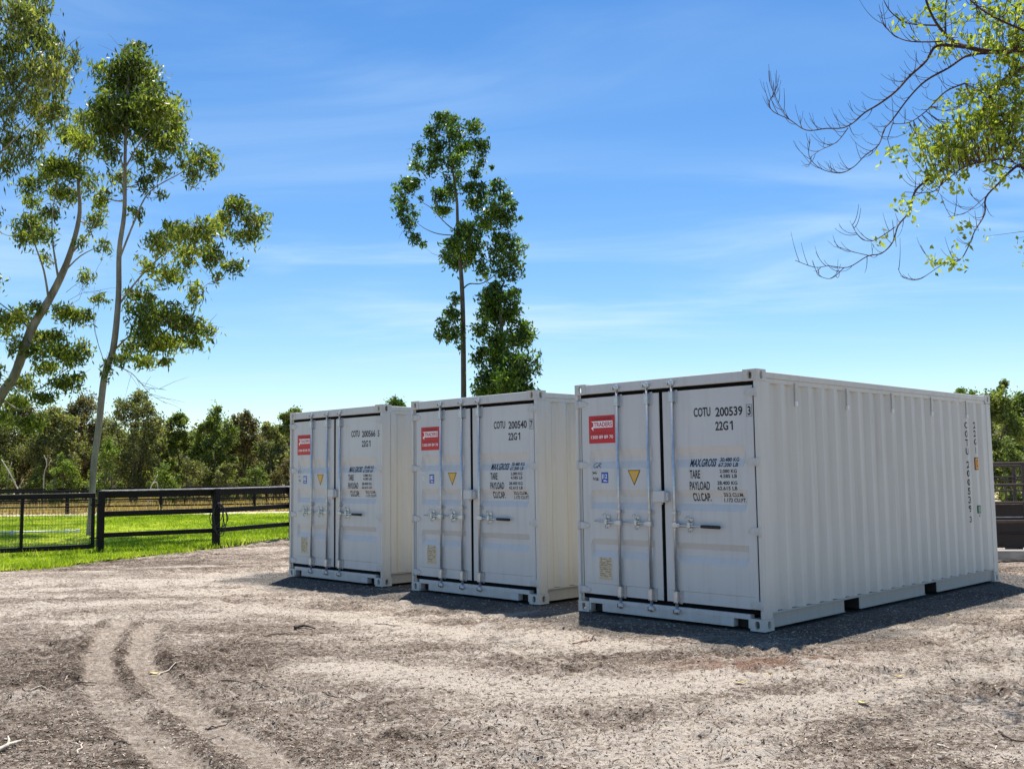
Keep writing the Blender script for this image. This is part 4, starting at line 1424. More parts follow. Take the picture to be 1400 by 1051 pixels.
def bush(name, label, px, Y, top, width, leaf_m, seed, bottom=0.28, n=34, cat='tree', group='trees along the back of the paddock', leaf=(0.16, 0.065), per=130, bark_m=None, stems=3, lean=0.0, droop=0.2, ragged=0.45):
    """scrubby many-stemmed tree: crown top at photo height top, width in photo pixels"""
    rnd = random.Random(seed)
    g = at(px, 680, Y)
    h = at(px, top, Y).z
    w = width * Y / CF
    root = empty(name, (g.x, Y, 0), label, cat, group)
    global rng
    rng = np.random.default_rng(seed)
    C = []
    for i in range(n):
        a = rnd.uniform(0, 2 * math.pi)
        t = rnd.uniform(bottom, 1.0) ** 0.85
        prof = math.sin(math.pi * min(1, max(0.0, (t - bottom * 0.7) / (1.06 - bottom * 0.7))) ** 0.8) ** 0.6
        r = w * 0.5 * prof * rnd.uniform(0.2, 1.0) ** 0.6
        rr = w * rnd.uniform(0.06, 0.19)
        z = t * h - rr * 0.6 + rnd.gauss(0, ragged * 0.5)
        C.append((Vector((math.cos(a) * r + lean * t, math.sin(a) * r * 0.8, max(0.3, z))), rr))
    C.append((Vector((lean, 0, h - 0.25)), w * 0.11))
    nodes = []
    tb = MB()
    for i in range(stems):
        a = rnd.uniform(0, 2 * math.pi)
        e = Vector((math.cos(a) * w * 0.22 + lean, math.sin(a) * w * 0.2, h * rnd.uniform(0.55, 0.75)))
        b0 = Vector((math.cos(a) * 0.12, math.sin(a) * 0.12, -0.05))
        m1 = b0.lerp(e, 0.35) + Vector((rnd.gauss(0, 0.15), rnd.gauss(0, 0.15), 0))
        m2 = b0.lerp(e, 0.7) + Vector((rnd.gauss(0, 0.2), rnd.gauss(0, 0.2), 0))
        q = catmull([tuple(b0), tuple(m1), tuple(m2), tuple(e)], 4)
        rr = np.linspace(0.028 * h ** 0.6, 0.012 * h ** 0.5, len(q))
        tb.tube(q, list(rr), 7)
        nodes += [(Vector(p), r) for p, r in zip(q, rr)][3:]
    bm_ = bark_m or M['bush_bark']
    tb.build('trunk', bm_, root)
    lb = MB()
    for c, rr in sorted(C, key=lambda c: min((c[0] - p).length for p, _ in nodes)):
        p, r = min(nodes, key=lambda q: (c - q[0]).length + max(0, q[0].z - c.z) * 1.5)
        mid_ = (p + c) / 2 + Vector((rnd.gauss(0, 0.08), rnd.gauss(0, 0.08), -0.06))
        r0 = min(r * 0.7, 0.03)
        lb.tube([p, mid_, c], [r0, r0 * 0.7, r0 * 0.35], 4, 0, False)
        nodes += [(mid_, r0 * 0.7), (c, r0 * 0.4)]
    lb.build('branches', bm_, root)['kind'] = 'stuff'
    cen, tint = [], []
    for c, rr in C:
        sub = 6
        dirs = unit(rng.normal(size=(sub, 3))) * rng.uniform(0.3, 1.0, sub)[:, None] * rr
        pick = rng.integers(0, sub, per)
        cen.append(np.array(c) + dirs[pick] + rng.normal(size=(per, 3)) * rr * 0.36)
        st = rng.normal(0, 0.14, sub)
        tint.append(np.clip(0.45 + st[pick] + rng.normal(0, 0.24, per) + rng.normal(0, 0.1), 0, 1))
    cen, tint = np.concatenate(cen), np.concatenate(tint)
    cen[:, 2] = np.maximum(cen[:, 2], 0.05)
    cr = link('crown', quads_mesh('crown', leaf_verts(cen, leaf[0], leaf[1], droop), leaf_m, tint), root)
    cr['kind'] = 'stuff'
    return root


BT = [  # px, Y, top, width, material, stems, label
    (-30, 58, 560, 95, 'leaf_bush', 3, 'olive scrub tree at the paddock end, cut by the picture edge'),
    (22, 60, 551, 80, 'leaf_brown', 4, 'brownish scrub tree with pale stems behind the wire gate'),
    (72, 57, 556, 75, 'leaf_bush', 3, 'rounded olive scrub tree left of the slender gum trunk'),
    (112, 62, 545, 70, 'leaf_brown', 3, 'brown-tinged scrub tree directly behind the slender gum trunk'),
    (183, 57, 537, 78, 'leaf_bush', 4, 'tallest grey-olive scrub tree just past the slender gum trunk'),
    (243, 59, 566, 46, 'leaf_bush2', 3, 'narrow upright scrub tree beside the sky gap in the tree row'),
    (292, 58, 565, 60, 'leaf_bush2', 3, 'green scrub tree with broken top in the middle of the tree row'),
    (332, 61, 567, 56, 'leaf_brown', 3, 'brownish scrub tree with arching bare limbs near the farthest container'),
    (366, 57, 582, 50, 'leaf_bush', 3, 'low scrub tree just before the farthest container'),
    (400, 64, 560, 50, 'leaf_bush2', 3, 'scrub tree half hidden behind the farthest container'),
    (541, 70, 544, 46, 'leaf_dense', 2, 'treetop tuft peeping over the roof of the farthest container'),
    (1322, 52, 534, 70, 'leaf_shrub', 3, 'green tree whose top shows over the far end of the nearest container'),
    (1368, 47, 535, 66, 'leaf_bush2', 3, 'bright green bushy tree behind the stock rails'),
    (1412, 50, 533, 80, 'leaf_shrub', 3, 'leafy green tree at the picture edge beyond the stock rails'),
]
for i, (px, Y, top, wd, lm, st, lab) in enumerate(BT):
    bush('scrub_tree', lab, px, Y, top, wd, M[lm], 100 + i, 0.20 if px < 450 else 0.06, 58 if wd > 55 else 44, stems=st, per=240 if px < 1200 else 260, leaf=(0.18, 0.08) if px < 1200 else (0.16, 0.085))
# lower shrubs between the stems
for i, (px, Y, top, wd, lm, lab) in enumerate([
    (-5, 54, 622, 50, 'leaf_bush2', 'low olive shrub behind the wire gate at the picture edge'),
    (50, 55, 645, 34, 'leaf_bush2', 'small shrub below the pale stems behind the gate'),
    (86, 52, 628, 44, 'leaf_shrub', 'pale green round shrub left of the slender gum trunk'),
    (143, 50, 603, 48, 'leaf_shrub', 'bright green shrub right behind the slender gum trunk'),
    (226, 52, 640, 46, 'leaf_shrub', 'yellow-green shrub under the sky gap of the tree row'),
    (262, 55, 628, 50, 'leaf_bush', 'dark olive shrub right of the yellow-green shrub'),
    (312, 55, 632, 46, 'leaf_bush', 'low shrub under the middle of the tree row'),
    (350, 54, 640, 44, 'leaf_bush2', 'low green shrub under the trees near the farthest container'),
    (388, 55, 630, 44, 'leaf_brown', 'brown low shrub beside the farthest container'),
    (1380, 40, 596, 60, 'leaf_bush2', 'low bush directly behind the stock rails'),
]):
    bush('shrub', lab, px, Y, top, wd, M[lm], 300 + i, 0.06, 26, 'shrub', 'shrubs under the tree row', per=150, stems=3, leaf=(0.14, 0.055))

# fallen and leaning bleached limbs among the stems
for i, (L, Y, r, lab) in enumerate([
    ([(2, 628), (14, 648), (24, 668), (34, 682)], 53.0, 0.05, 'bleached leaning limb crossing the stems behind the gate'),
    ([(16, 632), (11, 652), (9, 684)], 54.0, 0.045, 'upright bleached stem beside the crossing limb behind the gate'),
    ([(60, 622), (64, 634), (60, 652)], 52.0, 0.035, 'short bleached snag behind the gate'),
    ([(205, 672), (208, 662), (214, 659), (216, 668)], 50.0, 0.04, 'white arched dead branch above the fence rail'),
]):
    b = MB()
    q = [at(x, y, Y) for x, y in L]
    B0 = Vector((q[-1].x, Y, 0))
    if q[-1].z > 0.1 and i != 3:
        q.append(Vector((q[-1].x + 0.05, Y, -0.02)))
    if i == 3:
        q = [Vector((q[0].x - 0.15, Y, -0.02))] + q
        B0 = Vector((q[0].x, Y, 0))
    qq = catmull([tuple(p - B0) for p in q], 4)
    b.tube(qq, list(np.linspace(r * (0.5 if i != 3 else 1), r * (1 if i != 3 else 0.5), len(qq))), 7)
    k = len(qq) // 2
    b.tube([qq[k], Vector(qq[k]) + Vector((0.12, 0.1, 0.25)), Vector(qq[k]) + Vector((0.2, 0.2, 0.5))], [r * 0.4, r * 0.3, 0.008], 5)
    tag(link('dead_branch', b.mesh('dead_branch', M['dead_wood'])), lab, 'branch', 'bleached branches under the tree row').location = B0

# far wood behind everything: reads as one mass
def far_wood():
    rng2 = np.random.default_rng(5)
    cen, tint = [], []
    for x0, x1, y in ((-75, -22, 78), (-40, 10, 84), (20, 75, 72)):
        n = 640
        cx = rng2.uniform(x0, x1, n)
        cy = y + rng2.uniform(-6, 6, n)
        top = 4.5 + 1.2 * vnoise(cx, cy, 6.0, 9)
        cz = rng2.uniform(0.15, 1.0, n) * top
        for a, b_, c in zip(cx, cy, cz):
            k = 90
            p = np.array((a, b_, c)) + rng2.normal(size=(k, 3)) * np.array((0.55, 0.55, 0.45))
            p[:, 2] = np.maximum(p[:, 2], 0.05)
            cen.append(p)
            tint.append(np.clip(0.4 + rng2.normal(0, 0.12) + rng2.normal(0, 0.2, k), 0, 1))
    cen, tint = np.concatenate(cen), np.concatenate(tint)
    o = link('far_wood', quads_mesh('far_wood', leaf_verts(cen, 0.34, 0.18, 0.2), M['leaf_bush'], tint))
    return tag(o, 'dim olive scrub closing the view behind the tree row', 'wood', kind='stuff')


far_wood()


# ------------------------------------------------------------------ tree overhanging from the side, close to the viewer
def overhanging_tree():
    global rng
    rng = np.random.default_rng(77)
    rnd = random.Random(77)
    Y0 = 8.5
    z = lambda x, y: (1030 + x / 2.627, y / 2.627)
    base = Vector((6.35, 8.7, 0))
    root = empty('deciduous_tree', base, 'budding tree whose curling bare twigs and fresh leaves hang in from the upper corner', 'tree')
    tb = MB()
    trunk = [(6.35, 8.7, -0.05), (6.32, 8.7, 1.2), (6.25, 8.65, 2.4), (6.1, 8.6, 3.4), (5.95, 8.55, 4.4), (5.9, 8.5, 5.6)]
    q = catmull(trunk, 4)
    tb.tube([Vector(p) - base for p in q], list(np.linspace(0.19, 0.08, len(q))), 12)
    tb.build('trunk', M['gum_bark_dark'], root)
    BR = [  # points, first radius (m), last radius, depth offset, twig chance
        ([(1150, 330), (1050, 215), (972, 180), (900, 188), (800, 178), (730, 155), (690, 125), (655, 80), (630, 30), (615, -20), (600, -80)], 0.050, 0.008, 0.0, .25),
        ([(690, 120), (690, 40), (700, -30)], 0.014, 0.006, 0.1, .25),
        ([(660, 92), (560, 85), (500, 50), (470, 5), (462, -30)], 0.011, 0.003, 0.2, .6),
        ([(680, 150), (570, 150), (510, 130), (470, 90), (460, 45)], 0.009, 0.0025, -0.2, .7),
        ([(760, 170), (660, 165), (620, 220), (560, 275), (510, 330), (450, 375), (400, 405), (360, 440), (320, 460), (260, 462), (190, 468), (130, 430), (70, 400), (58, 365), (80, 330)], 0.020, 0.0028, -0.1, .85),
        ([(125, 425), (90, 370), (60, 300), (55, 255)], 0.005, 0.002, -0.1, .5),
        ([(860, 190), (770, 200), (700, 245), (620, 290), (560, 350), (500, 430), (470, 465), (450, 520), (400, 560), (360, 600), (310, 622), (240, 605), (200, 560), (205, 500)], 0.017, 0.0025, 0.2, .8),
        ([(340, 460), (300, 510), (240, 540), (205, 565)], 0.006, 0.002, 0.0, .8),
        ([(760, 300), (690, 330), (620, 400), (560, 440), (500, 445)], 0.010, 0.003, -0.3, .8),
        ([(1180, 420), (1060, 250), (972, 245), (900, 290), (850, 350), (810, 430), (770, 500), (700, 590), (620, 650), (580, 690), (560, 760), (520, 810), (500, 870), (460, 910), (410, 920), (340, 960), (270, 955), (220, 960), (150, 935)], 0.055, 0.0025, 0.1, .45),
        ([(325, 962), (280, 1000), (235, 990), (225, 970)], 0.005, 0.002, 0.1, .3),
        ([(425, 920), (360, 905), (300, 885)], 0.005, 0.002, 0.1, .6),
        ([(510, 815), (430, 865), (380, 850), (355, 805)], 0.006, 0.002, 0.05, .5),
        ([(1150, 560), (972, 590), (930, 610), (880, 660), (835, 710), (830, 770), (795, 830), (770, 890), (740, 935), (680, 950), (600, 1000), (540, 995), (520, 965)], 0.024, 0.0022, 0.3, .45),
        ([(745, 930), (650, 945), (600, 880)], 0.005, 0.002, 0.3, .5),
        ([(835, 705), (770, 760), (700, 780)], 0.005, 0.002, 0.3, .5),
        ([(900, 570), (835, 580), (760, 600), (690, 650), (640, 690), (545, 690)], 0.010, 0.0025, -0.2, .6),
        ([(972, 110), (880, 70), (800, 20), (740, -40)], 0.014, 0.005, -0.3, .5),
        ([(1000, 60), (930, 20), (880, -40)], 0.014, 0.005, 0.3, .5),
        ([(870, 300), (800, 330), (740, 380), (680, 400)], 0.010, 0.003, 0.3, .6),
        ([(840, 380), (870, 470), (940, 540), (1000, 560)], 0.014, 0.006, 0.1, .4),
        ([(780, 480), (830, 560), (900, 600), (960, 600)], 0.010, 0.004, 0.1, .4),
    ]
    lb = MB()
    paths = []
    for P, r0, r1, dy, tw in BR:
        first = P[0][0] > 972
        pts = [tuple(at(*z(x, y), Y0 + dy + 0.12 * math.sin(i * 1.3 + dy * 7))) for i, (x, y) in enumerate(P)]
        if P[0][0] > 1100:
            pts = [(5.98, 8.56, min(4.6, pts[0][2] + 0.35))] + pts
        q = catmull(pts, 4)
        rr = np.geomspace(r0 * 0.75, r1, len(q))
        lb.tube([Vector(p) - base for p in q], list(rr), 6)
        paths.append(q)
        q = [Vector(p) for p in q]
        for i in range(1, len(q) - 1):
            seg = (q[i + 1] - q[i]).length
            for _ in range(max(1, int(seg / 0.034))):
                if rnd.random() > tw or q[i].x > 4.9:
                    continue
                a = q[i].lerp(q[i + 1], rnd.random())
                d = (q[i + 1] - q[i]).normalized()
                side = Vector((rnd.gauss(0, 0.5), rnd.gauss(0, 0.6), rnd.gauss(0.05, 0.5)))
                d = (d * 0.8 + side).normalized()
                L = rnd.uniform(0.08, 0.24) * (1.0 if rnd.random() < 0.8 else 1.5)
                p = [a]
                for s_ in range(6):
                    d = (d + Vector((-0.02, 0, 0.24))).normalized()      # twigs curl up towards the light
                    p.append(p[-1] + d * L / 6)
                lb.tube([w - base for w in p], list(np.linspace(0.0032, 0.0014, 7)), 4, 0, False)
                if rnd.random() < 0.25:
                    s0 = p[3]; d2 = (p[4] - p[3]).normalized() + Vector((rnd.gauss(0, 0.6), rnd.gauss(0, 0.5), 0.3))
                    lb.tube([s0 - base, s0 + d2 * 0.04 - base, s0 + d2 * 0.07 + Vector((0, 0, 0.03)) - base], [0.002, 0.0017, 0.0012], 4, 0, False)
    CL_ = [(750, 40, 130, 60, 150), (870, 120, 100, 60, 210), (920, 50, 70, 60, 170), (690, 150, 35, 25, 25), (640, 70, 40, 35, 25), (700, 530, 80, 60, 230), (615, 490, 40, 35, 60), (760, 470, 65, 60, 200), (830, 430, 75, 75, 260), (900, 420, 75, 75, 300),
           (910, 520, 80, 55, 300), (780, 560, 75, 36, 150), (950, 330, 40, 60, 140), (870, 330, 60, 45, 120), (760, 340, 35, 35, 40), (930, 190, 50, 35, 110), (500, 570, 36, 22, 26), (540, 760, 28, 26, 26), (460, 860, 14, 14, 10), (695, 948, 38, 12, 36), (722, 885, 18, 8, 10),
           (765, 815, 24, 10, 14), (905, 635, 42, 20, 40), (610, 640, 46, 18, 36), (740, 640, 40, 18, 30), (1050, 100, 80, 90, 300), (1050, 330, 80, 100, 300), (1080, 540, 90, 80, 200), (590, 710, 20, 16, 14), (640, 580, 40, 30, 50)]
    cen, tint = [], []
    allp = [Vector(w) for q in paths for w in q]
    for x, y, rx, ry, n in CL_:
        n = int(n * 1.5)
        c = at(*z(x, y), Y0 + rnd.uniform(-0.25, 0.25))
        s = Y0 / CF / 2.627
        sub = max(3, n // 7)                                            # leaves sit in small tufts
        o = rng.normal(size=(sub, 3)) * np.array((rx * s, max(rx * s, 0.14), ry * s)) * 0.85
        pick = rng.integers(0, sub, n)
        for t_ in o:                                                    # a twig carries each tuft
            e = Vector(np.array(c) + t_)
            p = min(allp, key=lambda w: (w - e).length + max(0, w.z - e.z) * 0.4)
            if (p - e).length < 0.8 and n > 100:
                m_ = p.lerp(e, 0.5) + Vector((rnd.gauss(0, 0.02), rnd.gauss(0, 0.02), -0.12 * (p - e).length))
                lb.tube([p - base, m_ - base, e - base, e + (e - m_).normalized() * 0.05 + Vector((0, 0, 0.03)) - base], [0.0035, 0.003, 0.0022, 0.0014], 4, 0, False)
        cen.append(np.array(c) + o[pick] + rng.normal(size=(n, 3)) * 0.035)
        tint.append(np.clip(0.5 + rng.normal(0, 0.15, sub)[pick] + rng.normal(0, 0.2, n), 0, 1))
    # the rest of the crown, round the trunk
    for i in range(26):
        a = rnd.uniform(-2.4, 2.4)
        r = rnd.uniform(0.5, 2.3)
        e = Vector((6.1 + math.cos(a) * r * 0.9, 8.6 + math.sin(a) * r, rnd.uniform(3.8, 7.0)))
        if e.x < 5.35 + 0.12 * max(0, e.y - 8.5):
            e.x = 5.5 + rnd.random() * 0.6
        s0 = Vector((6.05, 8.58, min(5.4, max(2.6, e.z - rnd.uniform(0.6, 1.6)))))
        q = [Vector(w) for w in catmull([tuple(s0), tuple(s0.lerp(e, 0.5) + Vector((0, 0, 0.15))), tuple(e)], 4)]
        lb.tube([w - base for w in q], list(np.geomspace(0.035, 0.006, len(q))), 6)
        n, sub = 170, 22
        o = rng.normal(size=(sub, 3)) * 0.30
        for t_ in o:
            f = Vector(np.array(e) + t_)
            lb.tube([e.lerp(q[-3], rnd.random()) - base, e.lerp(f, 0.5) + Vector((0, 0, -0.03)) - base, f - base], [0.005, 0.0035, 0.0015], 4, 0, False)
        pick = rng.integers(0, sub, n)
        cen.append(np.array(e) + o[pick] + rng.normal(size=(n, 3)) * 0.05)
        tint.append(np.clip(0.5 + rng.normal(0, 0.2, n), 0, 1))
    lb.build('branches', M['twig_purple'], root)['kind'] = 'stuff'
    cen, tint = np.concatenate(cen) - np.array(base), np.concatenate(tint)
    cr = link('crown', quads_mesh('crown', leaf_verts(cen, 0.058, 0.030, 0.35), M['leaf_spring'], tint), root)
    cr['kind'] = 'stuff'


overhanging_tree()

# ------------------------------------------------------------------ fences
POST1, POST2 = Vector(gnd(136.5, 755.5)), Vector(gnd(295, 747))
FDIR = (POST2 - POST1).normalized()


def fence(name, label, posts, rails, post_w, post_h, mat_, rail_t=0.04, cap=False, front=True):
    """posts: ground points in order; rails: [(height, depth)] ; every post and every rail between two posts is its own part"""
    base = Vector((posts[0][0], posts[0][1], 0))
    root = empty(name, base, label, 'fence')
    P = [Vector((p[0], p[1], 0)) - base for p in posts]
    for i, p in enumerate(P):
        b = MB()
        b.box(-post_w / 2, post_w / 2, -post_w / 2, post_w / 2, -0.05, post_h, 0, 0.008)
        o = b.build('post', mat_, root)
        d = P[min(i + 1, len(P) - 1)] - P[max(i - 1, 0)]
        o.location = p
        o.rotation_euler = (0, 0, math.atan2(d.y, d.x))
    for a, c in zip(P[:-1], P[1:]):
        d = (c - a).normalized()
        n = Vector((d.y, -d.x, 0)) * (post_w / 2 + rail_t / 2 + 0.002) * (1 if front else -1)
        e = d * 0.012
        for h, dep in rails:
            b = MB()
            b.beam(a + n + e + Vector((0, 0, h)), c + n - e + Vector((0, 0, h)), rail_t, dep, 0, bev=0.005)
            b.build('rail', mat_, root)
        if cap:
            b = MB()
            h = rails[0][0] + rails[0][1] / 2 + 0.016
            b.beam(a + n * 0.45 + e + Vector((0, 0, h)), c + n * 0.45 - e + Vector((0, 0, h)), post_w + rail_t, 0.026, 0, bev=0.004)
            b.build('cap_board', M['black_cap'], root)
    return root


P3 = Vector((-5.62, 25.9, 0))
P4 = Vector((-4.3, 28.7, 0))
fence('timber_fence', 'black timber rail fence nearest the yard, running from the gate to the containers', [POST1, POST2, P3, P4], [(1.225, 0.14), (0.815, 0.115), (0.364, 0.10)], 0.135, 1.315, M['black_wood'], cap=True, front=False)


def far_line(Y, xs, dy, z_top):
    out = []
    for x in xs:
        g = at(x, 690, Y + (x - 220) * dy)
        out.append((g.x, g.y))
    return out


fence('paddock_fence', 'nearer of the two far black rail fences across the paddock', far_line(46, [-164, -36, 92, 220, 348, 476], 0.004, 1.1), [(1.02, 0.11), (0.62, 0.07), (0.33, 0.07)], 0.13, 1.08, M['black_wood'])
fence('paddock_fence', 'farther of the two far black rail fences across the paddock', far_line(52.5, [-191, -80, 31, 142, 253, 364, 475], 0.004, 1.1), [(1.05, 0.09), (0.68, 0.06), (0.38, 0.06)], 0.12, 1.10, M['black_wood'])


# wire gate
def gate():
    h0, h1 = 0.10, 1.275
    Lg = 3.66
    e1 = POST1 - FDIR * 0.12
    root = empty('wire_gate', (e1.x, e1.y, 0), 'black framed gate with wire mesh beside the fence end post', 'gate', None, math.atan2(-FDIR.y, -FDIR.x))
    m = M['black_metal']
    for nm, a, c, w, hh in (('top_rail', (0, 0, h1 - 0.055), (Lg, 0, h1 - 0.055), 0.045, 0.11), ('bottom_rail', (0, 0, h0 + 0.05), (Lg, 0, h0 + 0.05), 0.045, 0.10)):
        b = MB(); b.beam(a, c, w, hh, 0, bev=0.006); b.build(nm, m, root)
    for nm, x, w in (('end_stile', 0.035, 0.07), ('middle_stile', 1.42, 0.062), ('middle_stile', 2.60, 0.062), ('end_stile', Lg - 0.035, 0.07)):
        b = MB(); b.box(x - w / 2, x + w / 2, -0.024, 0.024, h0 + 0.102, h1 - 0.112, 0, 0.005); b.build(nm, m, root)
    b = MB()
    x = 0.1
    while x < Lg - 0.08:
        b.tube([(x, 0.0, h0 + 0.09), (x, 0.0, h1 - 0.1)], 0.0032, 4, 0, False)
        x += 0.062
    z = h0 + 0.16
    while z < h1 - 0.14:
        b.tube([(0.07, 0.0055, z), (Lg - 0.07, 0.0055, z)], 0.0032, 4, 0, False)
        z += 0.062
    b.build('wire_mesh', m, root)['kind'] = 'stuff'
    for z in (0.32, 1.02):
        b = MB()
        b.tube([(-0.07, 0, z), (0.02, 0, z)], 0.014, 8); b.box(0.0, 0.09, -0.028, 0.028, z - 0.02, z + 0.02, 0, 0.003)
        b.build('hinge', m, root)
    # post at the other end, outside the picture
    b = MB(); b.box(-0.068, 0.068, -0.068, 0.068, -0.05, 1.33, 0, 0.008)
    far = e1 - FDIR * (Lg + 0.14)
    o = tag(b.build('gate_post', M['black_wood']), 'black timber gate post at the far end of the wire gate', 'post')
    o.location = (far.x, far.y, 0)
    o.rotation_euler = (0, 0, math.atan2(FDIR.y, FDIR.x))


gate()


# coil of hose hung on the second post
def hose():
    b = MB()
    n = Vector((FDIR.y, -FDIR.x, 0))
    c0 = POST2 + n * 0.11 + Vector((0, 0, 0.98))
    for k, (w, d, sx) in enumerate(((0.15, 0.62, -0.02), (0.12, 0.70, 0.03), (0.17, 0.55, 0.05), (0.10, 0.50, -0.05), (0.14, 0.74, 0.06))):
        pts = []
        for i in range(25):
            a = 2 * math.pi * i / 24
            x = math.sin(a) * w * (1.0 + 0.15 * math.sin(3 * a + k)) + sx * (1 - math.cos(a)) / 2
            zz = -(1 - math.cos(a)) / 2 * d
            pts.append(c0 + FDIR * x + n * (0.012 * k + 0.02 * math.sin(a)) + Vector((0, 0, zz)))
        b.tube(pts, 0.0105, 6, 0, False)
    b.tube([c0 - n * 0.05 + Vector((0, 0, -0.03)), c0 + n * 0.07 + Vector((0, 0, -0.03)), c0 + n * 0.08 + Vector((0, 0, 0.03))], 0.012, 6)
    for k in range(3):
        a = c0 + FDIR * (0.02 * k - 0.02) + n * 0.05
        b.tube([a + Vector((0, 0, 0.02)), a + Vector((0.02, 0, -0.07)), a + Vector((0, 0, -0.12))], 0.011, 6)
    tag(b.build('hose_coil', M['hose']), 'black hose coil hung over the second fence post', 'hose')


hose()

# white pipe on the lawn behind the gate
pa, pb = gnd(-60, 733), gnd(108, 729)
b = MB()
b.tube([(pa.x, pa.y, 0.075), ((pa.x + pb.x) / 2, (pa.y + pb.y) / 2, 0.08), (pb.x, pb.y, 0.075)], 0.028, 8)
for t in (0.45, 0.90, 0.99):
    q = pa.lerp(pb, t)
    b.box(q.x - 0.05, q.x + 0.05, q.y - 0.05, q.y + 0.05, -0.02, 0.12, 0, 0.012)
tag(b.build('white_pipe', M['pvc']), 'white plastic pipe lying on the lawn behind the wire gate', 'pipe')


# ------------------------------------------------------------------ stock yard past the nearest container
def yard(Y, x0, x1, posts, rails, label, mat_, slope=0.0):
    a, c = at(x0, 700, Y), at(x1, 700, Y + slope)
    base = Vector((a.x, a.y, 0))
    root = empty('stock_panel', base, label, 'stock panel', 'steel stock yard panels')
    d = Vector((c.x - a.x, c.y - a.y, 0))
    for t in posts:
        b = MB()
        b.box(-0.035, 0.035, -0.035, 0.035, -0.04, rails[0][0] + 0.02, 0, 0.006)
        b.build('post', mat_, root).location = d * t
    for z, r in rails:
        b = MB()
        n = Vector((d.y, -d.x, 0)).normalized() * 0.055
        b.beam(n + Vector((0, 0, z)), d + n + Vector((0, 0, z)), 0.034, 2 * r, 0, bev=0.012)
        b.build('rail', mat_, root)


yard(18.2, 1300, 1560, (0.08, 0.40, 0.75), [(1.64, 0.026), (1.26, 0.026), (0.95, 0.022), (0.62, 0.026)], 'brown steel stock panel just past the end of the nearest container', M['yard_brown'], -0.4)
yard(24.0, 1290, 1560, (0.10, 0.36, 0.72), [(1.60, 0.024), (1.34, 0.022), (1.27, 0.022), (1.02, 0.022), (0.70, 0.022), (0.35, 0.022)], 'second brown stock panel farther behind the first', M['yard_brown'], 0.6)

# maroon loading trough behind the rails and the pale sleeper in front of it
ta, tc = at(1310, 720, 18.9), at(1540, 720, 18.6)
L_ = (Vector((tc.x, tc.y, 0)) - Vector((ta.x, ta.y, 0)))
root = empty('steel_trough', (ta.x, ta.y, 0), 'dark maroon steel trough behind the stock rails', 'trough', None, math.atan2(L_.y, L_.x))
L = L_.length
b = MB(); b.box(0, L, 0.0, 0.03, 0.10, 0.90); b.box(0, L, 0.75, 0.78, 0.10, 0.90); b.box(0, 0.03, 0.031, 0.749, 0.10, 0.90); b.box(L - 0.03, L, 0.031, 0.749, 0.10, 0.90); b.box(0.031, L - 0.031, 0.031, 0.749, 0.10, 0.14)
b.build('tub', M['maroon'], root)
b = MB(); b.beam((0, -0.012, 0.915), (L, -0.012, 0.915), 0.07, 0.05, 0, bev=0.012); b.build('rim', M['pale_steel'], root)
b = MB(); b.beam((0, -0.016, 0.66), (L, -0.016, 0.66), 0.03, 0.025, 0, bev=0.006); b.build('rib', M['pale_steel'], root)
b = MB(); b.beam((0, -0.016, 0.36), (L, -0.016, 0.36), 0.03, 0.03, 0, bev=0.006); b.build('rib', M['maroon'], root)
for x in (0.3, 1.1, 1.9, L - 0.3):
    b = MB(); b.box(x - 0.04, x + 0.04, 0.02, 0.70, -0.03, 0.099, 0, 0.006); b.build('leg', M['maroon'], root)
sa, sb_ = at(1300, 752, 17.5), at(1545, 752, 17.2)
b = MB(); b.beam((sa.x, sa.y, 0.09), (sb_.x, sb_.y, 0.09), 0.22, 0.17, 0, bev=0.015)
tag(b.build('timber_sleeper', M['sleeper']), 'weathered pale timber sleeper on the ground below the stock rails', 'sleeper')


# ------------------------------------------------------------------ grass
def blades(name, pos, h, w, mat_, tint, lean=0.5):
    n = len(pos)
    a = rng.uniform(0, 2 * np.pi, n)
    side = np.stack([np.cos(a), np.sin(a), np.zeros(n)], 1) * (w * rng.uniform(0.6, 1.3, n))[:, None] * 0.5
    tip = rng.normal(size=(n, 3)) * lean
    tip[:, 2] = 1
    tip = unit(tip) * (h * rng.uniform(0.5, 1.35, n))[:, None]
    v = np.empty((n, 3, 3))
    v[:, 0] = pos - side
    v[:, 1] = pos + side
    v[:, 2] = pos + tip
    return link(name, quads_mesh(name, v.reshape(-1, 3), mat_, tint, 3))


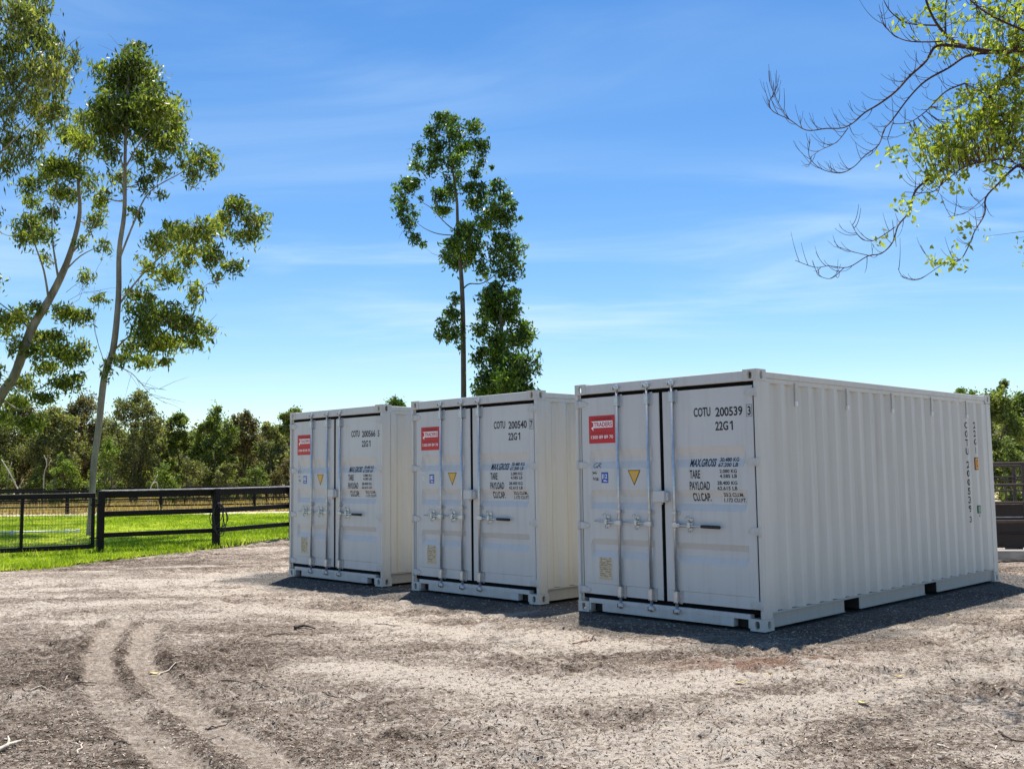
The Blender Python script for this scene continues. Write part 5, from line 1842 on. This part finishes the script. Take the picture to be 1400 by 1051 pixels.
def lawn_grass():
    global rng
    rng = np.random.default_rng(31)
    n = 420000
    # more blades near than far
    y = 16.0 + (LAWN_FAR - 1.8 - 16.0) * rng.random(n) ** 1.6
    x = rng.uniform(-26, 0, n)
    keep = (np.abs(x) < 0.56 * y + 1.5) & (x < -2.0 - 0.02 * y)
    x, y = x[keep], y[keep]
    ed = edge_y(x) - 0.3 + (fbm(x, y * 0.5, 0.9, 81, 4) - 0.5) * 4.2
    ragged = y - ed
    keep = (ragged > 0) & (rng.random(len(x)) < np.clip(0.06 + ragged * 0.45, 0, 1))
    x, y = x[keep], y[keep]
    tint = np.clip(0.48 + (fbm(x, y, 2.5, 83, 4) - 0.5) * 1.5 + (vnoise(x, y, 0.25, 87) - 0.5) * 0.7 + rng.normal(0, 0.2, len(x)), 0, 1)
    tint = np.clip(tint + 0.22 * smooth(1.6, 0.0, y - edge_y(x)), 0, 1)
    h = 0.055 + 0.05 * smooth(1.4, 0.1, y - edge_y(x)) + 0.03 * vnoise(x, y, 0.5, 89)
    h = np.where(np.abs((x - POST1.x) * FDIR.y - (y - POST1.y) * FDIR.x) < 0.22, h + 0.07, h)
    o = blades('lawn_grass', np.stack([x, y, np.full(len(x), 0.0)], 1), h, 0.010 + 0.0006 * y, M['grass'], tint, 0.55)
    tag(o, 'bright green lawn grass growing up to the yard edge', 'grass', kind='stuff')
    n = 60000
    y = rng.uniform(45.2, 72, n); x = rng.uniform(-46, 6, n)
    k = np.abs(x) < 0.56 * y + 1
    x, y = x[k], y[k]
    o = blades('dry_grass', np.stack([x, y, np.zeros(len(x))], 1), 0.25 + 0.25 * vnoise(x, y, 3.0, 91), 0.05, M['dry_grass'], np.clip(rng.normal(0.5, 0.22, len(x)), 0, 1), 0.35)
    tag(o, 'straw coloured dry grass beyond the lawn', 'grass', kind='stuff')


lawn_grass()


# ------------------------------------------------------------------ litter on the ground
def litter():
    global rng
    rng = np.random.default_rng(55)
    lm, nt, bs = new_mat("bark_chips")
    nt.links.new(n_ramp(nt, n_attr(nt, "tint"), [(0.0, (0.045, 0.032, 0.023)), (0.4, (0.16, 0.115, 0.082)), (0.7, (0.38, 0.30, 0.22)), (1.0, (0.64, 0.55, 0.43))]), bs.inputs["Base Color"])
    bs.inputs["Roughness"].default_value = 0.9
    n = 210000
    y = 4.8 + 17.0 * rng.random(n) ** 1.7
    x = (rng.random(n) * 2 - 1) * (0.56 * y + 0.5)
    cd, track, berm, tone, gravel, red = ground_fields(x, y)
    ok = (cd > 0.02) & (rng.random(n) < (1 - 0.9 * track) * (1.1 - 0.75 * tone)) & (y < edge_y(x) - 0.1)
    x, y, tone = x[ok], y[ok], tone[ok]
    n = len(x)
    z = ground_height(x, y) + 0.003
    c = np.stack([x, y, z], 1)
    a = rng.uniform(0, np.pi, n)
    ax = np.stack([np.cos(a), np.sin(a) * 0.7, rng.normal(0, 0.22, n)], 1)
    ax = unit(ax)
    sd = unit(np.cross(ax, np.array((0, 0, 1.0)) + rng.normal(0, 0.35, (n, 3))))
    l = (0.003 + 0.014 * rng.random(n) ** 3.0 + (rng.random(n) < 0.010) * rng.uniform(0.02, 0.09, n))[:, None]
    w = (0.0018 + 0.004 * rng.random(n) ** 2)[:, None]
    w = np.where(l > 0.03, np.minimum(w, 0.003), w)
    up = np.cross(sd, ax)
    v = np.empty((n, 2, 4, 3))
    v[:, 0, 0] = c - ax * l - sd * w; v[:, 0, 1] = c + ax * l - sd * w
    v[:, 0, 2] = c + ax * l * 0.9 + up * w * 0.9; v[:, 0, 3] = c - ax * l * 0.9 + up * w * 0.9
    v[:, 1, 0] = c + ax * l + sd * w; v[:, 1, 1] = c - ax * l + sd * w
    v[:, 1, 2] = v[:, 0, 3]; v[:, 1, 3] = v[:, 0, 2]
    t = np.clip(rng.beta(1.5, 1.5, n), 0, 1)
    o = link('bark_litter', quads_mesh('bark_litter', v.reshape(-1, 3), lm, np.repeat(t, 2)))
    tag(o, 'bark chips and twig scraps strewn over the sandy yard', 'litter', kind='stuff')
    # crushed stone round the containers
    n = 26000
    x = rng.uniform(-6, 7.5, n); y = rng.uniform(8.5, 19, n)
    cd, track, berm, tone, gravel, red = ground_fields(x, y)
    ok = (rng.random(n) < gravel ** 1.3) & (cd > 0.0)
    x, y = x[ok], y[ok]
    n = len(x)
    s = rng.uniform(0.004, 0.013, n)[:, None]
    c = np.stack([x, y, ground_height(x, y)], 1) + np.array((0, 0, 1)) * s * 0.3
    octa = np.array([(1, 0, 0), (0, 1, 0), (-1, 0, 0), (0, -1, 0), (0, 0, 0.8)], float)
    jit = octa[None] * (1 + rng.normal(0, 0.25, (n, 5, 1))) * s[:, None]
    p = c[:, None] + jit
    tri = [(0, 1, 4), (1, 2, 4), (2, 3, 4), (3, 0, 4)]
    v = np.stack([p[:, list(q)] for q in tri], 1)
    gm, nt, bs = new_mat("crushed_stone")
    nt.links.new(n_ramp(nt, n_attr(nt, "tint"), [(0.0, (0.03, 0.03, 0.03)), (0.6, (0.12, 0.117, 0.112)), (1.0, (0.34, 0.325, 0.30))]), bs.inputs["Base Color"])
    bs.inputs["Roughness"].default_value = 0.85
    o = link('gravel', quads_mesh('gravel', v.reshape(-1, 3), gm, np.repeat(rng.random(n), 4), 3))
    tag(o, 'grey crushed stone around the feet of the containers', 'gravel', kind='stuff')


litter()


def hz(x, y):
    return float(ground_height(np.array([x]), np.array([y]))[0])


def stick(L, r, mat_, label, name='fallen_stick', fork=False):
    q = [gnd(x, y) for x, y in L]
    b = MB()
    B0 = Vector((q[0].x, q[0].y, 0))
    pts = []
    for i, p in enumerate(catmull([tuple(p) for p in q], 5)):
        pts.append(Vector((p[0] + 0.006 * math.sin(i * 2.1), p[1] + 0.006 * math.cos(i * 1.7), hz(p[0], p[1]) + r * 1.0 + 0.004)) - B0)
    b.tube(pts, list(np.linspace(r, r * 0.45, len(pts))), 6)
    if fork:
        k = len(pts) // 2
        d = (pts[-1] - pts[0]).normalized()
        s = Vector((-d.y, d.x, 0.1))
        b.tube([pts[k], pts[k] + d * 0.06 + s * 0.04, pts[k] + d * 0.12 + s * 0.10], [r * 0.6, r * 0.5, r * 0.25], 5)
    o = tag(b.build(name, mat_), label, 'stick', 'loose sticks on the yard')
    o.location = B0


SD, SP, SR = M['stick_dark'], M['stick_pale'], M['stick_red']
for L, r, mt, lab, fk in [
    ([(302, 927), (330, 930), (368, 938)], 0.008, SD, 'straight dark stick lying right of the tyre tracks', False),
    ([(-6, 1026), (12, 1020), (28, 1013)], 0.016, SP, 'thick bleached stick in the bottom corner', True),
    ([(-4, 891), (14, 890), (30, 888)], 0.007, SP, 'thin pale stick at the picture edge left of the tracks', False),
    ([(84, 941), (105, 934), (132, 930)], 0.009, SD, 'dark bent stick touching the outer tyre track', False),
    ([(38, 942), (60, 938), (84, 937)], 0.006, SP, 'thin pale twig ending at the dark bent stick', False),
    ([(104, 1028), (112, 1016), (108, 1010)], 0.006, SP, 'short crooked pale twig left of the tracks', True),
    ([(155, 1018), (166, 1013), (178, 1012)], 0.007, SD, 'short dark stick on the outer tyre track', False),
    ([(214, 917), (232, 909), (248, 903)], 0.007, SP, 'pale stick beside the inner tyre track', False),
    ([(280, 987), (298, 983), (318, 980)], 0.006, SD, 'thin dark twig on the inner tyre track', False),
    ([(440, 950), (470, 950), (498, 951)], 0.006, SD, 'long thin dark twig right of the straight dark stick', False),
    ([(426, 976), (436, 975), (446, 974)], 0.008, SD, 'short dark stick low in the middle of the yard', False),
    ([(402, 857), (416, 855), (430, 858)], 0.020, SD, 'dark lump of bark in front of the farthest container', False),
    ([(783, 877), (803, 872), (820, 866)], 0.006, SR, 'reddish twig in front of the nearest container', True),
    ([(360, 867), (384, 864), (398, 866)], 0.006, SD, 'slim twig beside the dark lump of bark', False),
    ([(512, 852), (530, 850), (548, 854)], 0.006, SD, 'slim twig on pale sand in front of the middle container', False),
    ([(262, 752), (268, 749), (273, 748)], 0.018, SD, 'dark twig on the lawn edge left of the hose post', True),
    ([(1366, 1000), (1384, 1008), (1402, 1010)], 0.008, SD, 'dark stick at the picture edge on the right of the yard', False),
    ([(1282, 1016), (1292, 1018), (1300, 1022)], 0.009, SP, 'stubby pale stick in the lower corner below the container', False),
    ([(1080, 1012), (1090, 1020), (1098, 1026)], 0.006, SD, 'short dark twig near the bottom under the nearest container', False)]:
    stick(L, r, mt, lab, 'fallen_stick', fk)

# fallen yellow leaves
b = MB()
for i in range(6):
    t0, t1 = -0.055 + i * 0.0183, -0.055 + (i + 1) * 0.0183
    w0, w1 = 0.02 * math.sin(math.pi * i / 6.0) ** 0.7, 0.02 * math.sin(math.pi * (i + 1) / 6.0) ** 0.7 if i < 5 else 0
    z0, z1 = 0.012 * (t0 / 0.055) ** 2, 0.012 * (t1 / 0.055) ** 2
    b.poly([(t0, -w0, z0 + 0.006), (t1, -w1, z1 + 0.006), (t1, 0, z1), (t0, 0, z0)])
    b.poly([(t0, 0, z0), (t1, 0, z1), (t1, w1, z1 + 0.006), (t0, w0, z0 + 0.006)])
M['fallen_leaf'] = plain('fallen_yellow_leaf', (0.62, 0.48, 0.12), 0.6, 0, 0.25, 40)
lf = b.mesh('fallen_leaf', M['fallen_leaf'])
for i, (x, y, lab) in enumerate([(1012, 933, 'yellow fallen leaf alone on the sand below the red soil patch'), (1052, 915, 'yellow fallen leaf at the edge of the red soil patch'), (1227, 920, 'yellow fallen leaf right of the red soil patch'),
                                 (1220, 862, 'yellow fallen leaf near the shadow of the long container side'), (1297, 840, 'yellow fallen leaf nearest the far end of the long container side'), (1180, 962, 'yellow fallen leaf lowest on the right of the yard'), (210, 914, 'pale yellow leaf on the inner tyre track')]):
    g = gnd(x, y)
    o = tag(link('fallen_leaf', lf), lab, 'leaf', 'fallen yellow leaves')
    o.location = (g.x, g.y, hz(g.x, g.y) + 0.008)
    o.rotation_euler = (0.15 * (i % 3 - 1), 0.2 * ((i * 2) % 3 - 1), i * 1.7)
    o.scale = (0.9, 0.9, 0.9)
